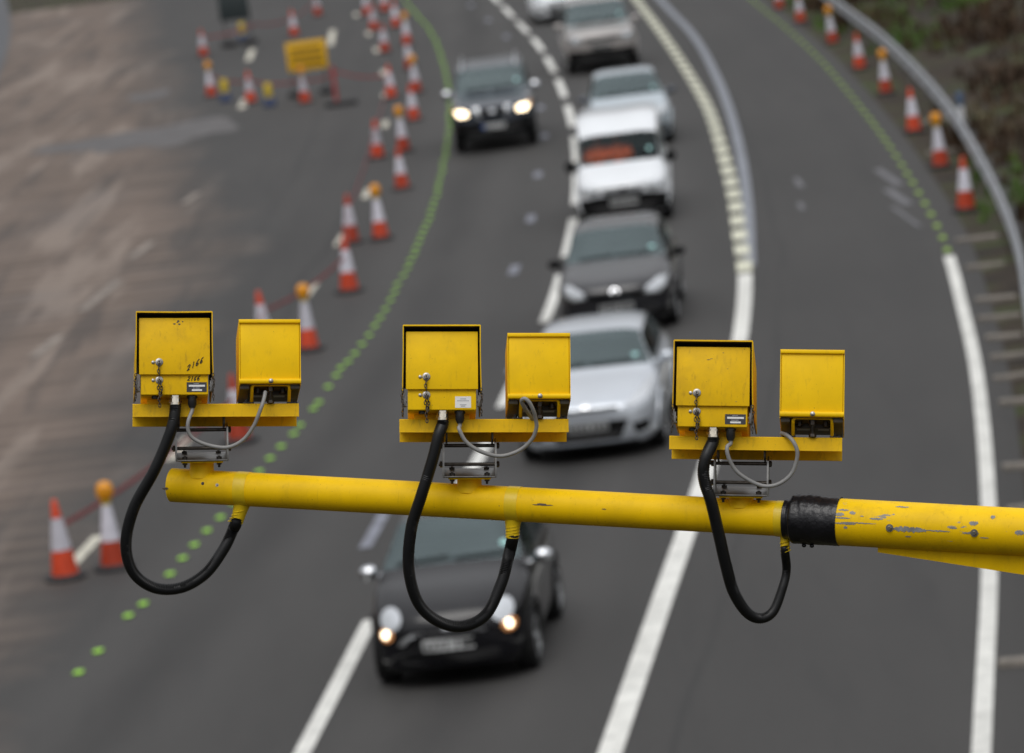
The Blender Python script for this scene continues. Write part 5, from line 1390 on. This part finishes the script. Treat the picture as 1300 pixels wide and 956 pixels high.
    for q_ in range(6): a = R_(90*q_/5); P.append((64+4.5*(1-math.cos(a)), -16, z1-4.5+4.5*math.sin(a)))
    for q_ in range(6): a = R_(90*q_/5); P.append((112-4.5*(1-math.sin(a)), -16, z1-4.5+4.5*math.cos(a)))
    P += [(112, -14, z1-7), (112, 4, 22), (112, 12, 15)]
    mb.tube(P, 2.1, 12, T); mb.build('stirrup', M['yellow_worn'], ir)
    mb = MB(); mb.tube([(88, -2, 17), (88, -8, zb_-2)], 2.4, 10, T); mb.tube([(88, -8, zb_-9), (88, -8, zb_-3)], 4.4, 6, T); mb.tube([(88, -2, 17), (88, -2, 20.5)], 4.8, 6, T); mb.build('pivot_bolt', M['steel_dk'], ir)
    mb = MB(); Mk = T @ Matrix.Translation((88, E0-3.6, zb_+1.6)) @ Matrix.Rotation(math.pi/2, 4, 'X'); mb.lathe([(3.2, 0), (3.0, 1.2), (1.5, 2.2)], 14, Mk); mb.build('lip_screw', M['steel'], ir)
    for xx in (60, 116):
        mb = MB(); mb.box(xx-7, xx+7, 4, 20, 17.1, 19.6, T, bev=.6); mb.tube([(xx-3, 8, 19.5), (xx-3, 8, 23)], 3.2, 6, T); mb.tube([(xx+4, 14, 19.5), (xx+4, 14, 22)], 2.6, 6, T); mb.build('foot_clamp', M['black_rub'], ir)
    return root, T

def smooth_path(P, n=14):
    P = [Vector(p) for p in P]; Q = [P[0]*2-P[1]]+P+[P[-1]*2-P[-2]]; o = []
    for i in range(1, len(Q)-2):
        p0, p1, p2, p3 = Q[i-1:i+3]
        for k in range(n):
            t = k/n; o.append(0.5*((2*p1)+(p2-p0)*t+(2*p0-5*p1+4*p2-p3)*t*t+(3*p1-p0-3*p2+p3)*t**3))
    o.append(P[-1]); return o
def resample(P, st):
    d = [0]
    for a, b in zip(P[:-1], P[1:]): d.append(d[-1]+(b-a).length)
    n = int(d[-1]/st); o = []; j = 0
    for k in range(n+1):
        s = d[-1]*k/n
        while j < len(d)-2 and d[j+1] < s: j += 1
        o.append(P[j].lerp(P[j+1], (s-d[j])/max(1e-9, d[j+1]-d[j])))
    return o

UN = [dict(label='leftmost yellow camera unit, its box handwritten 2166 above a black label', px=256.5, py=616, yaw=5.0, roll=.6, pitch=18.2, up=88, lw=False,
           con=[(221,531,-.112),(217,547,-.118),(207,573,-.12),(194,601,-.12),(170,645,-.11),(160,690,-.10),(169,726,-.09),(196,746,-.075),(230,746,-.06),(261,728,-.045),(284,697,-.03),(296,672,-.018)], stub=308,
           cab=[(239,535,-.118),(239,547,-.12),(246,557,-.12),(264,565,-.12),(288,568,-.12),(308,559,-.12),(322,541,-.12),(331,519,-.115),(335,507,-.10),(337,497,-.085)]),
      dict(label='middle yellow camera unit with a white paper label on its box', px=596, py=637, yaw=1.2, roll=.1, pitch=18.2, up=87, lw=True,
           con=[(557,552,-.115),(551,577,-.12),(543,604,-.12),(534,632,-.12),(522,672,-.11),(519,722,-.10),(531,765,-.09),(557,789,-.075),(588,795,-.06),(617,780,-.045),(636,742,-.03),(645,709,-.02)], stub=652,
           cab=[(583,545,-.118),(592,561,-.12),(610,573,-.12),(635,579,-.12),(659,572,-.12),(675,558,-.122),(681,543,-.125),(680,532,-.13),(677,521,-.14),(672,511,-.145),(666,506,-.145),(662,509,-.14),(665,516,-.13),(671,525,-.105),(676,532,-.07)]),
      dict(label='rightmost yellow camera unit with a black label, nearest the taped joint', px=941, py=657.5, yaw=-4.5, roll=.0, pitch=18.2, up=83.5, lw=False,
           con=[(898,576,-.115),(894,589,-.12),(893,602,-.12),(896,617,-.12),(903,638,-.12),(913,680,-.11),(921,715,-.10),(931,750,-.085),(947,776,-.07),(964,785,-.055),(981,777,-.045),(993,748,-.03),(998.5,724,-.02)], stub=998,
           cab=[(923,568,-.116),(925,581,-.12),(934,597,-.12),(948,608,-.12),(965,616,-.12),(979,617,-.12),(993,612,-.12),(1005,601,-.12),(1011,586,-.12),(1012,572,-.12),(1006,559,-.112),(998,552,-.09),(992,550,-.07)])]
for k, U in enumerate(UN):
    root, T = camera_unit(U['label'], U['px'], U['py'], U['yaw'], U['roll'], U['pitch'], U['up'], U['lw'], k)
    base = Vector(root.location)
    depb = base.y*math.cos(PITCH) - (base.z-CAM_H)*math.sin(PITCH)
    def loc(px, py, dy):                  # a hanging-cable point, dy metres nearer than the arm's axis
        r_ = at_depth(px, py, 1.0) - cam.location; t_ = (base.y+dy)/r_.y; return cam.location + r_*t_ - base
    # black corrugated conduit from the gland to the stub under the arm
    g0 = T @ Vector((-34, -12, 15)); g1 = g0 + Vector((0, -.002, -.012))
    st_, ss_ = on_arm(U['stub']); sx = -.35 if U['stub'] < 400 else (0.0 if U['stub'] < 900 else .08)
    xo = U['stub'] > 900
    eb = .034 if xo else .042; e1 = st_ - base + Vector((sx*.042-(.006 if xo else .003), -.010, -r1-eb-.004)); e0 = st_ - base + Vector((sx*.034-(.006 if xo else .002), -.010, -r1-eb+.012))
    P = resample(smooth_path([g0, g1] + [loc(*c) for c in U['con']] + [e1, e0]),   .0024)
    rads = [.0146 + (.0010 if i % 2 else -.0010) for i in range(len(P))]
    if xo:
        n = len(P); rads = [r_*(1-.28*min(1, max(0, (i-n*.55)/(n*.35)))) for i, r_ in enumerate(rads)]
    mb = MB(); mb.tube(P, rads, 18); mb.build('conduit', M['conduit'], root, smooth=80)
    # grey cable from the small gland to the infrared lamp
    g0 = T @ Vector((-12.5, -12, 11)); g1 = g0 + Vector((0, -.002, -.010))
    P = resample(smooth_path([g0, g1] + [loc(*c) for c in U['cab']]), .004)
    mb = MB(); mb.tube(P, .0051, 12); mb.build('lamp_cable', M['cable'], root, smooth=80)
